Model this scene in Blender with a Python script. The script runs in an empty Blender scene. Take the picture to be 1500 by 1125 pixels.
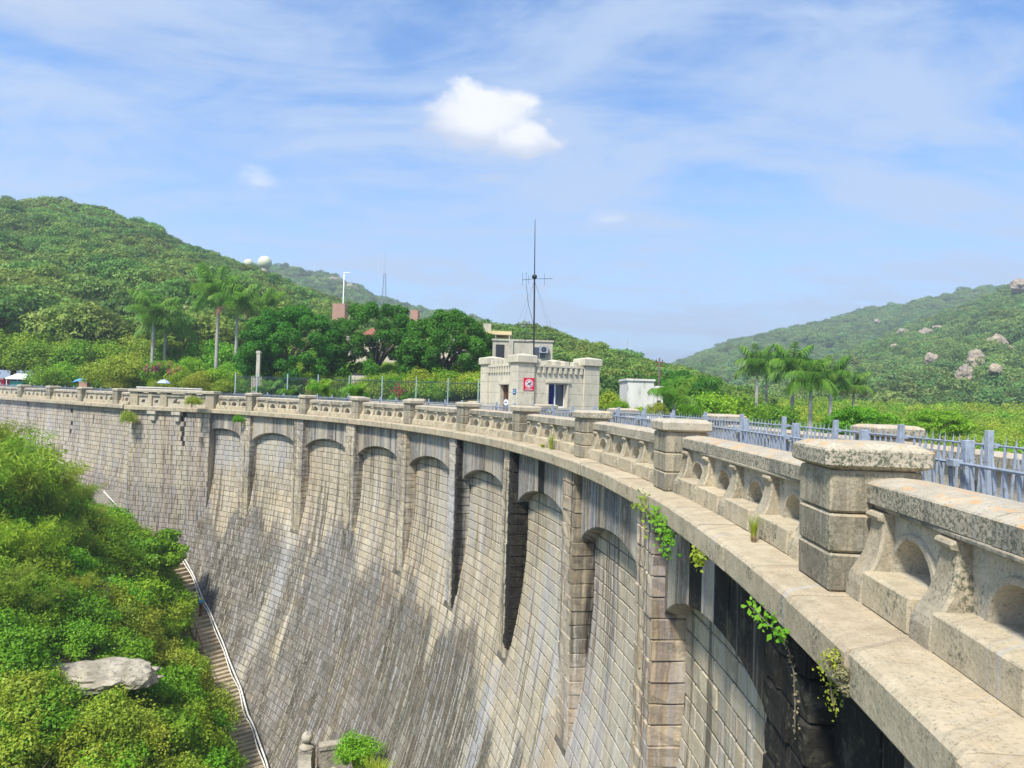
import bpy, math, random
import numpy as np
from mathutils import Vector, Matrix
random.seed(7)
rng = np.random.default_rng(11)
S = bpy.context.scene
COL = S.collection
PI = math.pi

# ------------------------------------------------------------------ camera
F = 1051.0                      # focal length in pixels of a 1500 pixel wide frame
EYE = 1.615                     # eye height above the cornice of the dam (z = 0)
ROLL = 0.0307
PITCH = math.atan(18.5 / F)
c_, s_ = math.cos(ROLL), math.sin(ROLL)
RV = np.array([c_, 0, s_]); U0 = np.array([-s_, 0, c_]); F0 = np.array([0, 1.0, 0])
FV = F0 * math.cos(PITCH) + U0 * math.sin(PITCH)
UV = U0 * math.cos(PITCH) - F0 * math.sin(PITCH)
cd = bpy.data.cameras.new('camera'); cam = bpy.data.objects.new('camera', cd); COL.objects.link(cam)
cd.sensor_width = 36; cd.lens = F / 1500 * 36; cd.clip_start = 0.05; cd.clip_end = 6000
cam.matrix_world = Matrix(((RV[0], UV[0], -FV[0], 0), (RV[1], UV[1], -FV[1], 0), (RV[2], UV[2], -FV[2], EYE), (0, 0, 0, 1)))
S.camera = cam
def at(x, y, Y):                # world point seen at photo position (x, y), Y metres ahead
    d = FV + RV * (x - 750) / F + UV * (562.5 - y) / F
    d = d / d[1]
    return np.array([d[0] * Y, Y, EYE + d[2] * Y])

# ------------------------------------------------------------------ sky, sun, exposure
SUN = Vector((-0.30, -0.50, 0.80)).normalized()
w = bpy.data.worlds.new('World'); S.world = w; w.use_nodes = True
nt = w.node_tree; N = nt.nodes; L = nt.links; N.clear()
def nd(tree, t, **k):
    n = tree.nodes.new(t)
    for a, b in k.items(): setattr(n, a, b)
    return n
def mth(tree, op, a, b=None, c=None, clamp=False):
    n = tree.nodes.new('ShaderNodeMath'); n.operation = op; n.use_clamp = clamp
    for i, v in enumerate((a, b, c)):
        if v is None: continue
        if isinstance(v, (int, float)): n.inputs[i].default_value = v
        else: tree.links.new(v, n.inputs[i])
    return n.outputs[0]
def mixc(tree, f, a, b, mode='MIX'):
    n = tree.nodes.new('ShaderNodeMix'); n.data_type = 'RGBA'; n.blend_type = mode; n.clamp_factor = True
    for i, v in ((0, f), (6, a), (7, b)):
        if isinstance(v, (int, float)): n.inputs[i].default_value = v
        elif isinstance(v, tuple): n.inputs[i].default_value = (*v, 1) if len(v) == 3 else v
        else: tree.links.new(v, n.inputs[i])
    return n.outputs[2]
def sstep(tree, v, a, b, lo=0.0, hi=1.0):
    n = tree.nodes.new('ShaderNodeMapRange'); n.interpolation_type = 'SMOOTHSTEP'
    tree.links.new(v, n.inputs[0])
    for i, x in zip((1, 2, 3, 4), (a, b, lo, hi)): n.inputs[i].default_value = x
    return n.outputs[0]
def noise(tree, vec, scale, detail=4, rough=.55, dist=0.0):
    n = tree.nodes.new('ShaderNodeTexNoise'); n.inputs['Scale'].default_value = scale
    n.inputs['Detail'].default_value = detail; n.inputs['Roughness'].default_value = rough; n.inputs['Distortion'].default_value = dist
    if vec is not None: tree.links.new(vec, n.inputs['Vector'])
    return n.outputs['Fac']
def scalev(tree, vec, x, y, z):
    n = tree.nodes.new('ShaderNodeMapping'); n.inputs['Scale'].default_value = (x, y, z)
    tree.links.new(vec, n.inputs['Vector']); return n.outputs[0]
sky = nd(nt, 'ShaderNodeTexSky', sky_type='NISHITA'); sky.sun_disc = False
sky.sun_elevation = math.asin(SUN.z); sky.sun_rotation = math.atan2(SUN.x, SUN.y)
sky.altitude = 100; sky.air_density = 1.0; sky.dust_density = 0.8; sky.ozone_density = 4.2
tc = nd(nt, 'ShaderNodeTexCoord'); D = tc.outputs['Generated']
sep = nd(nt, 'ShaderNodeSeparateXYZ'); L.new(D, sep.inputs[0])
# thin veils of cirrus: noise on a flat layer high above
zz = mth(nt, 'MAXIMUM', mth(nt, 'ADD', sep.outputs[2], 0.18), 0.05)
cmb = nd(nt, 'ShaderNodeCombineXYZ'); L.new(mth(nt, 'DIVIDE', sep.outputs[0], zz), cmb.inputs[0]); L.new(mth(nt, 'DIVIDE', sep.outputs[1], zz), cmb.inputs[1])
mp = nd(nt, 'ShaderNodeMapping'); mp.inputs['Rotation'].default_value = (0, 0, 0.5); mp.inputs['Scale'].default_value = (1.0, 1.9, 1); L.new(cmb.outputs[0], mp.inputs[0])
c1 = noise(nt, mp.outputs[0], 1.05, 9, .60, .9)
c2 = noise(nt, mp.outputs[0], 3.6, 9, .62, .6)
veil = sstep(nt, mth(nt, 'ADD', mth(nt, 'MULTIPLY', c1, .72), mth(nt, 'MULTIPLY', c2, .28)), .37, .60)
low = sstep(nt, sep.outputs[2], -.02, .42, .78, 0.0)
veil = mth(nt, 'ADD', mth(nt, 'MULTIPLY', veil, mth(nt, 'SUBTRACT', .78, mth(nt, 'MULTIPLY', low, .6))), mth(nt, 'MULTIPLY', low, .85))
# cumulus puffs given by direction and size
def puff(px, py, rw, rh, soft, seed, lo=0.0):
    d = at(px, py, 1.0) - np.array([0, 0, EYE]); d = d / np.linalg.norm(d)
    r = np.cross(d, [0, 0, 1]); r /= np.linalg.norm(r); u = np.cross(r, d)
    def dot(v):
        n = nt.nodes.new('ShaderNodeVectorMath'); n.operation = 'DOT_PRODUCT'; L.new(D, n.inputs[0]); n.inputs[1].default_value = tuple(v); return n.outputs['Value']
    f_ = mth(nt, 'MAXIMUM', dot(d), .01)
    a = mth(nt, 'DIVIDE', mth(nt, 'DIVIDE', dot(r), f_), rw / F); b = mth(nt, 'DIVIDE', mth(nt, 'DIVIDE', dot(u), f_), rh / F)
    v = nd(nt, 'ShaderNodeCombineXYZ'); L.new(a, v.inputs[0]); L.new(b, v.inputs[1]); v.inputs[2].default_value = seed
    n1 = noise(nt, v.outputs[0], 1.15, 7, .56, .25)
    b2 = mth(nt, 'MULTIPLY', b, mth(nt, 'ADD', 1.0, mth(nt, 'MULTIPLY', mth(nt, 'LESS_THAN', b, 0.0), .35)))
    rr = mth(nt, 'SQRT', mth(nt, 'ADD', mth(nt, 'MULTIPLY', a, a), mth(nt, 'MULTIPLY', b2, b2)))
    val = mth(nt, 'ADD', mth(nt, 'SUBTRACT', 1.0, rr), mth(nt, 'MULTIPLY', mth(nt, 'SUBTRACT', n1, .5), 1.55))
    front = mth(nt, 'GREATER_THAN', dot(d), .3)
    m = mth(nt, 'MULTIPLY', sstep(nt, val, lo, lo + soft), front)
    core = sstep(nt, mth(nt, 'ADD', val, mth(nt, 'MULTIPLY', b, .85)), .0, 1.0)
    return m, core
m1, k1 = puff(705, 180, 100, 56, .38, 3.1)
m1b, k1b = puff(772, 208, 64, 34, .45, 5.5)
m2, k2 = puff(375, 265, 42, 22, .9, 8.2)
m3, k3 = puff(892, 322, 40, 16, .9, 1.7)
m4, k4 = puff(60, 10, 260, 60, 1.0, 4.4)
m5, k5 = puff(730, 262, 60, 16, 1.0, 6.4)
skyc = mixc(nt, 1.0, sky.outputs[0], (.82, 1.04, 1.20), 'MULTIPLY')
base = mixc(nt, veil, skyc, (2.8, 3.45, 4.55))
base = mixc(nt, mth(nt, 'MULTIPLY', m4, .5), base, (3.3, 3.6, 4.2))
base = mixc(nt, mth(nt, 'MULTIPLY', m5, .35), base, (3.3, 3.6, 4.2))
for m, k, op in ((m1, k1, 1.0), (m1b, k1b, 1.0), (m2, k2, .45), (m3, k3, .35)):
    cl = mixc(nt, k, (3.2, 3.6, 4.4), (4.9, 5.0, 5.2))  # painted cloud shading: bluish base brightening towards the top
    base = mixc(nt, mth(nt, 'MULTIPLY', m, op), base, cl)
bg = nd(nt, 'ShaderNodeBackground'); bg.inputs['Strength'].default_value = 0.115
L.new(base, bg.inputs[0]); wo = nd(nt, 'ShaderNodeOutputWorld'); L.new(bg.outputs[0], wo.inputs[0])
sd = bpy.data.lights.new('sun', 'SUN'); sd.energy = 3.5; sd.angle = math.radians(7); sd.color = (1, .95, .86)
so = bpy.data.objects.new('sun', sd); COL.objects.link(so); so.rotation_euler = SUN.to_track_quat('Z', 'Y').to_euler()
so.location = (0, 0, 60)
S.view_settings.view_transform = 'Standard'; S.view_settings.look = 'None'; S.view_settings.gamma = 1
S.view_settings.use_curve_mapping = False; S.view_settings.exposure = 0.86
S.render.engine = 'CYCLES'; S.cycles.volume_bounces = 0; S.cycles.max_bounces = 5; S.cycles.diffuse_bounces = 3; S.cycles.transmission_bounces = 3

# ------------------------------------------------------------------ object helpers
WPOS = {}
def tag(o, label=None, cat=None, group=None, kind=None):
    if label: o['label'] = label
    if cat: o['category'] = cat
    if group: o['group'] = group
    if kind: o['kind'] = kind
    return o
def empty(name, loc, label=None, cat=None, group=None, rz=0.0, parent=None):
    o = bpy.data.objects.new(name, None); COL.objects.link(o); o.empty_display_size = .3
    loc = np.array(loc, float)
    if parent is not None: o.parent = parent; o.location = loc - WPOS[parent.name]
    else: o.location = loc
    WPOS[o.name] = loc; o.rotation_euler.z = rz
    return tag(o, label, cat, group)
def mesh(name, V, Q, mat, smooth=False, attrs=None, uv=None):
    V = np.asarray(V, np.float32).reshape(-1, 3)
    me = bpy.data.meshes.new(name)
    if isinstance(Q, np.ndarray) and Q.ndim == 2:
        k = Q.shape[1]; nf = len(Q)
        me.vertices.add(len(V)); me.vertices.foreach_set('co', V.ravel())
        me.loops.add(nf * k); me.loops.foreach_set('vertex_index', Q.astype(np.int32).ravel())
        me.polygons.add(nf); me.polygons.foreach_set('loop_start', np.arange(0, nf * k, k, dtype=np.int32))
        me.update(calc_edges=True)
    else:
        me.from_pydata(V.tolist(), [], [tuple(int(i) for i in f) for f in Q])
    if smooth: me.polygons.foreach_set('use_smooth', np.ones(len(me.polygons), bool))
    if attrs:
        for an, (kind, data) in attrs.items():
            a = me.attributes.new(an, kind, 'POINT')
            a.data.foreach_set('color' if kind == 'FLOAT_COLOR' else ('vector' if kind == 'FLOAT_VECTOR' else 'value'), np.asarray(data, np.float32).ravel())
    if mat is not None: me.materials.append(mat)
    return me
def put(name, me, parent=None, loc=(0, 0, 0), rz=0.0, **k):
    o = bpy.data.objects.new(name, me); COL.objects.link(o); o.location = loc; o.rotation_euler.z = rz
    if parent is not None: o.parent = parent
    return tag(o, **k)
def wput(name, V, Q, mat, parent=None, smooth=False, attrs=None, **k):
    """mesh given in world space; its origin is moved to its base"""
    V = np.asarray(V, float).reshape(-1, 3)
    o0 = np.array([(V[:, 0].min() + V[:, 0].max()) / 2, (V[:, 1].min() + V[:, 1].max()) / 2, V[:, 2].min()])
    me = mesh(name, V - o0, Q, mat, smooth, attrs)
    o = bpy.data.objects.new(name, me); COL.objects.link(o)
    WPOS[o.name] = o0
    if parent is not None: o.parent = parent; o.location = o0 - WPOS[parent.name]
    else: o.location = o0
    return tag(o, **k)
class MB:
    """collects quads and triangles"""
    def __init__(s): s.V = []; s.Q = []; s.n = 0
    def add(s, V, Q):
        V = np.asarray(V, float).reshape(-1, 3)
        s.V.append(V); s.Q += [tuple(i + s.n for i in q) for q in Q]; s.n += len(V); return s
    def box(s, a, b, taper=0.0):
        x0, y0, z0 = a; x1, y1, z1 = b; t = taper
        return s.add([(x0, y0, z0), (x1, y0, z0), (x1, y1, z0), (x0, y1, z0), (x0+t, y0+t, z1), (x1-t, y0+t, z1), (x1-t, y1-t, z1), (x0+t, y1-t, z1)],
                     [(0, 3, 2, 1), (4, 5, 6, 7), (0, 1, 5, 4), (1, 2, 6, 5), (2, 3, 7, 6), (3, 0, 4, 7)])
    def tube(s, pts, rad, n=6, cap=True):
        pts = [np.array(p, float) for p in pts]
        if not hasattr(rad, '__len__'): rad = [rad] * len(pts)
        V = []; up = np.array([0.123, .05, .99])
        for i, p in enumerate(pts):
            d = pts[min(i+1, len(pts)-1)] - pts[max(i-1, 0)]; d = d / (np.linalg.norm(d) + 1e-9)
            a = np.cross(d, up if abs(d @ up) < .95 else np.array([1, 0, 0.])); a /= np.linalg.norm(a); b = np.cross(d, a)
            for j in range(n):
                t = 2 * PI * j / n; V.append(p + rad[i] * (a * math.cos(t) + b * math.sin(t)))
        Q = [(i*n+j, i*n+(j+1) % n, (i+1)*n+(j+1) % n, (i+1)*n+j) for i in range(len(pts)-1) for j in range(n)]
        if cap: Q += [tuple(range(n))[::-1], tuple((len(pts)-1)*n+j for j in range(n))]
        return s.add(V, Q)
    def lathe(s, c, prof, n=12):
        V = [(c[0] + r*math.cos(2*PI*j/n), c[1] + r*math.sin(2*PI*j/n), c[2] + z) for r, z in prof for j in range(n)]
        Q = [(i*n+j, i*n+(j+1) % n, (i+1)*n+(j+1) % n, (i+1)*n+j) for i in range(len(prof)-1) for j in range(n)]
        return s.add(V, Q)
    def verts(s): return np.concatenate(s.V)
    def map(s, f): s.V = [f(s.verts())]; return s
    def world(s, name, mat, parent=None, smooth=False, **k): return wput(name, s.verts(), s.Q, mat, parent, smooth, **k)
    def local(s, name, mat, parent=None, loc=(0, 0, 0), rz=0.0, smooth=False, **k):
        return put(name, mesh(name, s.verts(), s.Q, mat, smooth), parent, loc, rz, **k)
def copy_tree(root, loc, rz=0.0, sc=1.0, **k):
    r = root.copy(); COL.objects.link(r); r.location = loc; r.rotation_euler.z = rz; r.scale = (sc, sc, sc)
    tag(r, **k)
    for ch in list(root.children):
        c = ch.copy(); COL.objects.link(c); c.parent = r
        for g in list(ch.children):
            d = g.copy(); COL.objects.link(d); d.parent = c
    return r

# ------------------------------------------------------------------ materials
def mat(name, col, rough=.85, metal=0.0, spec=.3):
    m = bpy.data.materials.new(name); m.use_nodes = True; b = m.node_tree.nodes['Principled BSDF']
    b.inputs['Base Color'].default_value = (*col, 1); b.inputs['Roughness'].default_value = rough
    b.inputs['Metallic'].default_value = metal; b.inputs['Specular IOR Level'].default_value = spec
    return m
def bumpy(t, h, strength, dist):
    b = nd(t, 'ShaderNodeBump'); b.inputs['Strength'].default_value = strength; b.inputs['Distance'].default_value = dist
    t.links.new(h, b.inputs['Height']); t.links.new(b.outputs[0], t.nodes['Principled BSDF'].inputs['Normal'])
def pos_vec(t):
    g = nd(t, 'ShaderNodeNewGeometry'); return g.outputs['Position']
def noisy(name, c1, c2, scale=3.0, rough=.9, bump=.2, bscale=30, metal=0, c3=None, spec=.25, stretch=None, dist=.02):
    m = mat(name, c1, rough, metal, spec); t = m.node_tree; P = pos_vec(t)
    if stretch: P2 = scalev(t, P, *stretch)
    else: P2 = P
    f = sstep(t, noise(t, P2, scale, 6, .6), .35, .65)
    c = mixc(t, f, c1, c2)
    if c3: c = mixc(t, sstep(t, noise(t, P2, scale * 3.7, 5, .6), .52, .70), c, c3)
    t.links.new(c, t.nodes['Principled BSDF'].inputs['Base Color'])
    if bump: bumpy(t, noise(t, P, bscale, 4, .6), bump, dist)
    return m
def stone_mat(name, kind='wall'):
    """granite: vertex attributes carry each stone's own tint and its stains"""
    m = mat(name, (.4, .36, .29), .9, 0, .2); t = m.node_tree; B = t.nodes['Principled BSDF']
    P = pos_vec(t)
    ti = nd(t, 'ShaderNodeAttribute', attribute_name='tint'); st = nd(t, 'ShaderNodeAttribute', attribute_name='stain'); uvn = nd(t, 'ShaderNodeAttribute', attribute_name='wuv')
    ss = nd(t, 'ShaderNodeSeparateColor'); t.links.new(st.outputs['Color'], ss.inputs[0])
    UVW = uvn.outputs['Vector']
    grain = noise(t, P, 42, 5, .8); mott = noise(t, P, 4.5, 6, .65); big = noise(t, P, .8, 4, .5)
    col = ti.outputs['Color']
    col = mixc(t, .42, col, mixc(t, sstep(t, mott, .3, .7), (.25, .21, .14), (.54, .465, .32)))
    col = mixc(t, mth(t, 'MULTIPLY', sstep(t, grain, .54, .64), .72 if kind != 'wall' else .45), col, (.12, .115, .095))
    col = mixc(t, mth(t, 'MULTIPLY', sstep(t, grain, .44, .30), .4), col, (.62, .57, .46))
    # streaks that run down the face
    st1 = noise(t, scalev(t, UVW, 3.4, .16, 1), 1.0, 7, .68)
    st2 = noise(t, scalev(t, UVW, 9.0, .33, 1), 1.0, 6, .65, .3)
    st3 = noise(t, scalev(t, UVW, 1.1, .055, .2), 1.0, 4, .55)
    sk = mth(t, 'ADD', mth(t, 'ADD', mth(t, 'MULTIPLY', st1, .38), mth(t, 'MULTIPLY', st2, .22)), mth(t, 'MULTIPLY', st3, .40))
    # wet grey stain (R), black leak (B), pale lime wash (G), rust (A via alpha)
    thr = mth(t, 'SUBTRACT', 1.0, ss.outputs[0])
    gfac = sstep(t, mth(t, 'SUBTRACT', mth(t, 'ADD', sk, mth(t, 'MULTIPLY', mott, .16)), mth(t, 'MULTIPLY', thr, .52)), .32, .385)
    gcol = mixc(t, sstep(t, st3, .40, .62), (.032, .032, .028), (.125, .125, .118))
    gcol = mixc(t, sstep(t, noise(t, P, 9, 5, .7), .48, .62), gcol, (.20, .20, .188))
    gcol = mixc(t, mth(t, 'MULTIPLY', sstep(t, big, .5, .66), .55), gcol, (.125, .105, .07))
    if kind == 'wall':
        ol_ = nd(t, 'ShaderNodeAttribute', attribute_name='lichen')
        gcol = mixc(t, mth(t, 'MULTIPLY', ol_.outputs['Fac'], sstep(t, st1, .34, .58)), gcol, (.060, .053, .034))
    gcol = mixc(t, .75, gcol, mixc(t, 1.0, ti.outputs['Color'], (2.15, 2.55, 3.5), 'MULTIPLY'), 'MULTIPLY')
    if kind == 'parapet':
        g0 = nd(t, 'ShaderNodeNewGeometry'); s0_ = nd(t, 'ShaderNodeSeparateXYZ'); t.links.new(g0.outputs['Normal'], s0_.inputs[0])
        gfac = mth(t, 'MULTIPLY', gfac, sstep(t, s0_.outputs[2], .3, .8, 1.0, .12))
    if kind == 'wall':
        stp = noise(t, scalev(t, UVW, 5.5, .22, .6), 1.0, 5, .62)
        gcol = mixc(t, mth(t, 'MULTIPLY', sstep(t, stp, .57, .64), .60), gcol, (.40, .385, .33))
        fine = mth(t, 'ADD', noise(t, scalev(t, UVW, 5.0, .10, .05), 1.0, 6, .66, .2), mth(t, 'MULTIPLY', mth(t, 'SUBTRACT', noise(t, scalev(t, UVW, .45, .12, .02), 1.0, 3, .5), .5), .38))
        col = mixc(t, mth(t, 'MULTIPLY', sstep(t, fine, .54, .60), .80), col, (.070, .067, .055))
        col = mixc(t, mth(t, 'MULTIPLY', sstep(t, fine, .43, .36), .6), col, (.64, .62, .55))
    col = mixc(t, mth(t, 'MULTIPLY', gfac, .92 if kind == 'wall' else .62), col, gcol)
    wfac = sstep(t, mth(t, 'SUBTRACT', mth(t, 'ADD', st2, mth(t, 'MULTIPLY', st1, .3)), mth(t, 'MULTIPLY', mth(t, 'SUBTRACT', 1.0, ss.outputs[1]), .42)), .44, .60)
    wcol = mixc(t, sstep(t, st3, .42, .55), (.50, .48, .40), (.43, .43, .44))
    col = mixc(t, mth(t, 'MULTIPLY', wfac, .75), col, wcol)
    af = mth(t, 'MULTIPLY', st.outputs['Alpha'], sstep(t, st1, .36, .56))
    col = mixc(t, mth(t, 'MULTIPLY', af, .7), col, (.34, .20, .095))
    bf = sstep(t, mth(t, 'SUBTRACT', mth(t, 'ADD', ss.outputs[2], mth(t, 'MULTIPLY', mth(t, 'SUBTRACT', sk, .5), 1.1)), .42), 0.0, .18)
    bcol = mixc(t, sstep(t, noise(t, P, 14, 4, .6), .56, .68), (.010, .0105, .011), (.055, .05, .035))
    col = mixc(t, mth(t, 'MULTIPLY', bf, .96), col, bcol)
    col = mixc(t, mth(t, 'MULTIPLY', sstep(t, noise(t, P, 2.1, 5, .7), .54, .70), .35), col, (.20, .19, .13))
    if kind == 'parapet':
        g = nd(t, 'ShaderNodeNewGeometry'); sx = nd(t, 'ShaderNodeSeparateXYZ'); t.links.new(g.outputs['Normal'], sx.inputs[0])
        up = sstep(t, sx.outputs[2], .35, .85)
        lich = sstep(t, noise(t, P, 5.5, 8, .72, .4), .53, .60)
        ol = sstep(t, noise(t, scalev(t, P, 1.2, 1.2, .7), 2.1, 6, .62), .50, .64)
        spk = sstep(t, noise(t, P, 30, 6, .8), .48, .56)
        oc = nd(t, 'ShaderNodeAttribute', attribute_name='lichen')
        col = mixc(t, mth(t, 'MULTIPLY', mth(t, 'MULTIPLY', lich, up), mth(t, 'MULTIPLY', oc.outputs['Fac'], .8)), col, (.62, .34, .13))
        side = mth(t, 'SUBTRACT', 1.0, up)
        col = mixc(t, mth(t, 'MULTIPLY', mth(t, 'MULTIPLY', mth(t, 'MULTIPLY', ol, spk), side), .9), col, (.085, .095, .06))
        col = mixc(t, mth(t, 'MULTIPLY', mth(t, 'MULTIPLY', mth(t, 'MULTIPLY', spk, mth(t, 'MINIMUM', mth(t, 'MULTIPLY', oc.outputs['Fac'], 1.3), 1.0)), side), .85), col, (.085, .10, .065))
        tops = mth(t, 'MULTIPLY', sstep(t, noise(t, scalev(t, UVW, 5.0, .9, 1), 1.0, 7, .7, .5), .56, .66), mth(t, 'MULTIPLY', up, .30))
        col = mixc(t, tops, col, (.13, .115, .085))
    t.links.new(col, B.inputs['Base Color'])
    h = mth(t, 'ADD', mth(t, 'MULTIPLY', grain, .35), mth(t, 'ADD', mth(t, 'MULTIPLY', noise(t, P, 17, 5, .65), .7), mott))
    bumpy(t, h, .75 if kind == 'wall' else .45, .03)
    return m
M = {}
M['wall'] = stone_mat('wall_granite'); M['para'] = stone_mat('parapet_granite', 'parapet')
M['mortar'] = noisy('mortar', (.085, .078, .06), (.17, .15, .12), 2.2, .95, .3, 20, c3=(.06, .06, .05))
M['paving'] = noisy('paving', (.36, .33, .27), (.28, .26, .22), 1.2, .9, .25, 14)
M['steel'] = noisy('grey_blue_paint', (.25, .295, .36), (.32, .365, .43), 5, .5, .1, 40, c3=(.20, .20, .20), spec=.4)
M['concrete'] = noisy('pale_concrete', (.52, .48, .38), (.43, .39, .31), .9, .9, .2, 12, c3=(.34, .31, .25), stretch=(1, 1, .35))
M['white'] = noisy('white_render', (.74, .72, .66), (.62, .60, .54), .7, .9, .1, 8, c3=(.40, .39, .35), stretch=(1.4, 1.4, .25))
M['cream'] = noisy('cream_render', (.64, .56, .42), (.54, .47, .36), .5, .9, .1, 8)
M['glass'] = mat('dark_glass', (.05, .06, .08), .08, 0, .6)
M['dark'] = mat('dark_paint', (.03, .032, .036), .5)
M['rock'] = noisy('boulder_rock', (.42, .345, .24), (.28, .235, .19), .35, .95, .5, 3, c3=(.16, .14, .12), dist=.3)
M['rock_grey'] = noisy('grey_boulder', (.45, .40, .31), (.27, .24, .18), 1.3, .95, .5, 6, c3=(.17, .16, .13), dist=.1)
M['soil'] = noisy('undergrowth_soil', (.06, .075, .028), (.10, .085, .045), .6, 1, .5, 5, dist=.2)
M['bark'] = noisy('bark', (.10, .08, .06), (.17, .145, .115), 4, .95, .5, 18)
M['palm_bark'] = noisy('palm_bark', (.44, .42, .37), (.34, .32, .28), 2, .9, .4, 9, stretch=(.3, .3, 3), c3=(.24, .22, .19))
def leafmat(name, c1, c2, c3=None, trans=.35, var=.5):
    m = bpy.data.materials.new(name); m.use_nodes = True; t = m.node_tree; t.nodes.clear()
    g = nd(t, 'ShaderNodeNewGeometry'); oi = nd(t, 'ShaderNodeObjectInfo')
    c = mixc(t, g.outputs['Random Per Island'], c1, c2)
    nz = noise(t, g.outputs['Position'], .45, 3, .5)
    c = mixc(t, mth(t, 'MULTIPLY', sstep(t, nz, .42, .62), .5), c, c3 or tuple(x * 1.6 for x in c2))
    hs = nd(t, 'ShaderNodeHueSaturation')
    hs.inputs['Saturation'].default_value = 1.0
    t.links.new(mth(t, 'ADD', .5 - .03 * var, mth(t, 'MULTIPLY', oi.outputs['Random'], .06 * var)), hs.inputs['Hue'])
    t.links.new(mth(t, 'ADD', 1 - .35 * var, mth(t, 'MULTIPLY', mth(t, 'FRACT', mth(t, 'MULTIPLY', oi.outputs['Random'], 7.3)), .7 * var)), hs.inputs['Value'])
    t.links.new(c, hs.inputs['Color'])
    d = nd(t, 'ShaderNodeBsdfDiffuse'); tr = nd(t, 'ShaderNodeBsdfTranslucent'); mx = nd(t, 'ShaderNodeMixShader'); mx.inputs[0].default_value = trans
    gl = nd(t, 'ShaderNodeBsdfGlossy'); gl.inputs['Roughness'].default_value = .45; m2 = nd(t, 'ShaderNodeMixShader'); m2.inputs[0].default_value = .012
    t.links.new(hs.outputs[0], d.inputs[0]); t.links.new(hs.outputs[0], tr.inputs[0])
    t.links.new(d.outputs[0], mx.inputs[1]); t.links.new(tr.outputs[0], mx.inputs[2])
    t.links.new(mx.outputs[0], m2.inputs[1]); t.links.new(gl.outputs[0], m2.inputs[2])
    o = nd(t, 'ShaderNodeOutputMaterial'); t.links.new(m2.outputs[0], o.inputs[0])
    return m
M['leaf_dark'] = leafmat('banyan_leaves', (0.041, 0.155, 0.014), (0.074, 0.243, 0.019), (0.115, 0.317, 0.027), var=.2)
M['leaf_hill'] = leafmat('hill_leaves', (0.098, 0.205, 0.034), (0.204, 0.330, 0.054), (0.267, 0.358, 0.076), var=1.0)
M['leaf_far'] = leafmat('far_leaves', (0.105, 0.217, 0.055), (0.200, 0.326, 0.078), (0.304, 0.370, 0.099), var=.8)
M['leaf_bright'] = leafmat('bright_leaves', (0.111, 0.290, 0.015), (0.206, 0.435, 0.025), (0.285, 0.510, 0.037), var=.5)
M['leaf_mid'] = leafmat('shrub_leaves', (0.126, 0.278, 0.018), (0.251, 0.437, 0.027), (0.356, 0.484, 0.037), var=.6)
M['leaf_yellow'] = leafmat('yellow_green_leaves', (0.220, 0.320, 0.028), (0.345, 0.449, 0.039), (0.407, 0.464, 0.056), var=.6)
M['leaf_palm'] = leafmat('palm_leaves', (.12, .30, .03), (.22, .42, .05), (.30, .48, .08), .5, var=.3)
M['leaf_dry'] = leafmat('dry_fronds', (.34, .22, .13), (.46, .34, .22), (.4, .3, .2), var=.3)
M['leaf_pink'] = leafmat('pink_bracts', (.45, .03, .18), (.55, .06, .28), (.6, .1, .3), var=.3)
M['twig'] = leafmat('dry_twigs', (.20, .17, .09), (.30, .26, .14), (.26, .24, .12), .1, var=.4)
M['shaft'] = mat('crownshaft_green', (.22, .40, .06), .5)
# ================================================================== THE DAM
CX, CY = -50.0, 9.41
DA = 0.1252
A0 = 0.9575                        # angle of the far edge of pier 0; pier i stands at A0 - i*DA
RM = 52.8
SP = DA * RM                       # spacing of the piers
class Arc:
    def __call__(s, V):            # columns R, t, z  ->  world;  t = arc metres measured from pier 0 towards the camera
        V = np.asarray(V, float); a = A0 - V[:, 1] / RM
        return np.stack([CX + V[:, 0] * np.cos(a), CY + V[:, 0] * np.sin(a), V[:, 2]], 1)
class Line:
    def __init__(s, p, q):         # p: start (t=0), q: end; R grows to the right hand side of travel p->q reversed (upstream)
        s.p = np.array(p, float); d = np.array(q, float) - s.p; s.len = np.linalg.norm(d); s.d = d / s.len
        s.n = np.array([-s.d[1], s.d[0]])   # towards upstream
    def __call__(s, V):
        V = np.asarray(V, float); r = (V[:, 0] - RM)[:, None]; t = V[:, 1][:, None]
        xy = s.p + s.d * t + s.n * r
        return np.concatenate([xy, V[:, 2:3]], 1)
ARC = Arc()
def Rwall(z):                      # face of the recessed panels and of the battered wall below them
    z = np.asarray(z, float); d = np.maximum(-7.6 - z, 0); d1 = np.minimum(d, 11.7)
    low = 52.68 - (.21 * d1 + .0209 * d1 * d1) - .70 * (d - d1)
    e = np.clip(-3.0 - z, 0, 4.6)
    return np.where(z > -7.6, 53.30 - .0293 * e * e, low)
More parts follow.
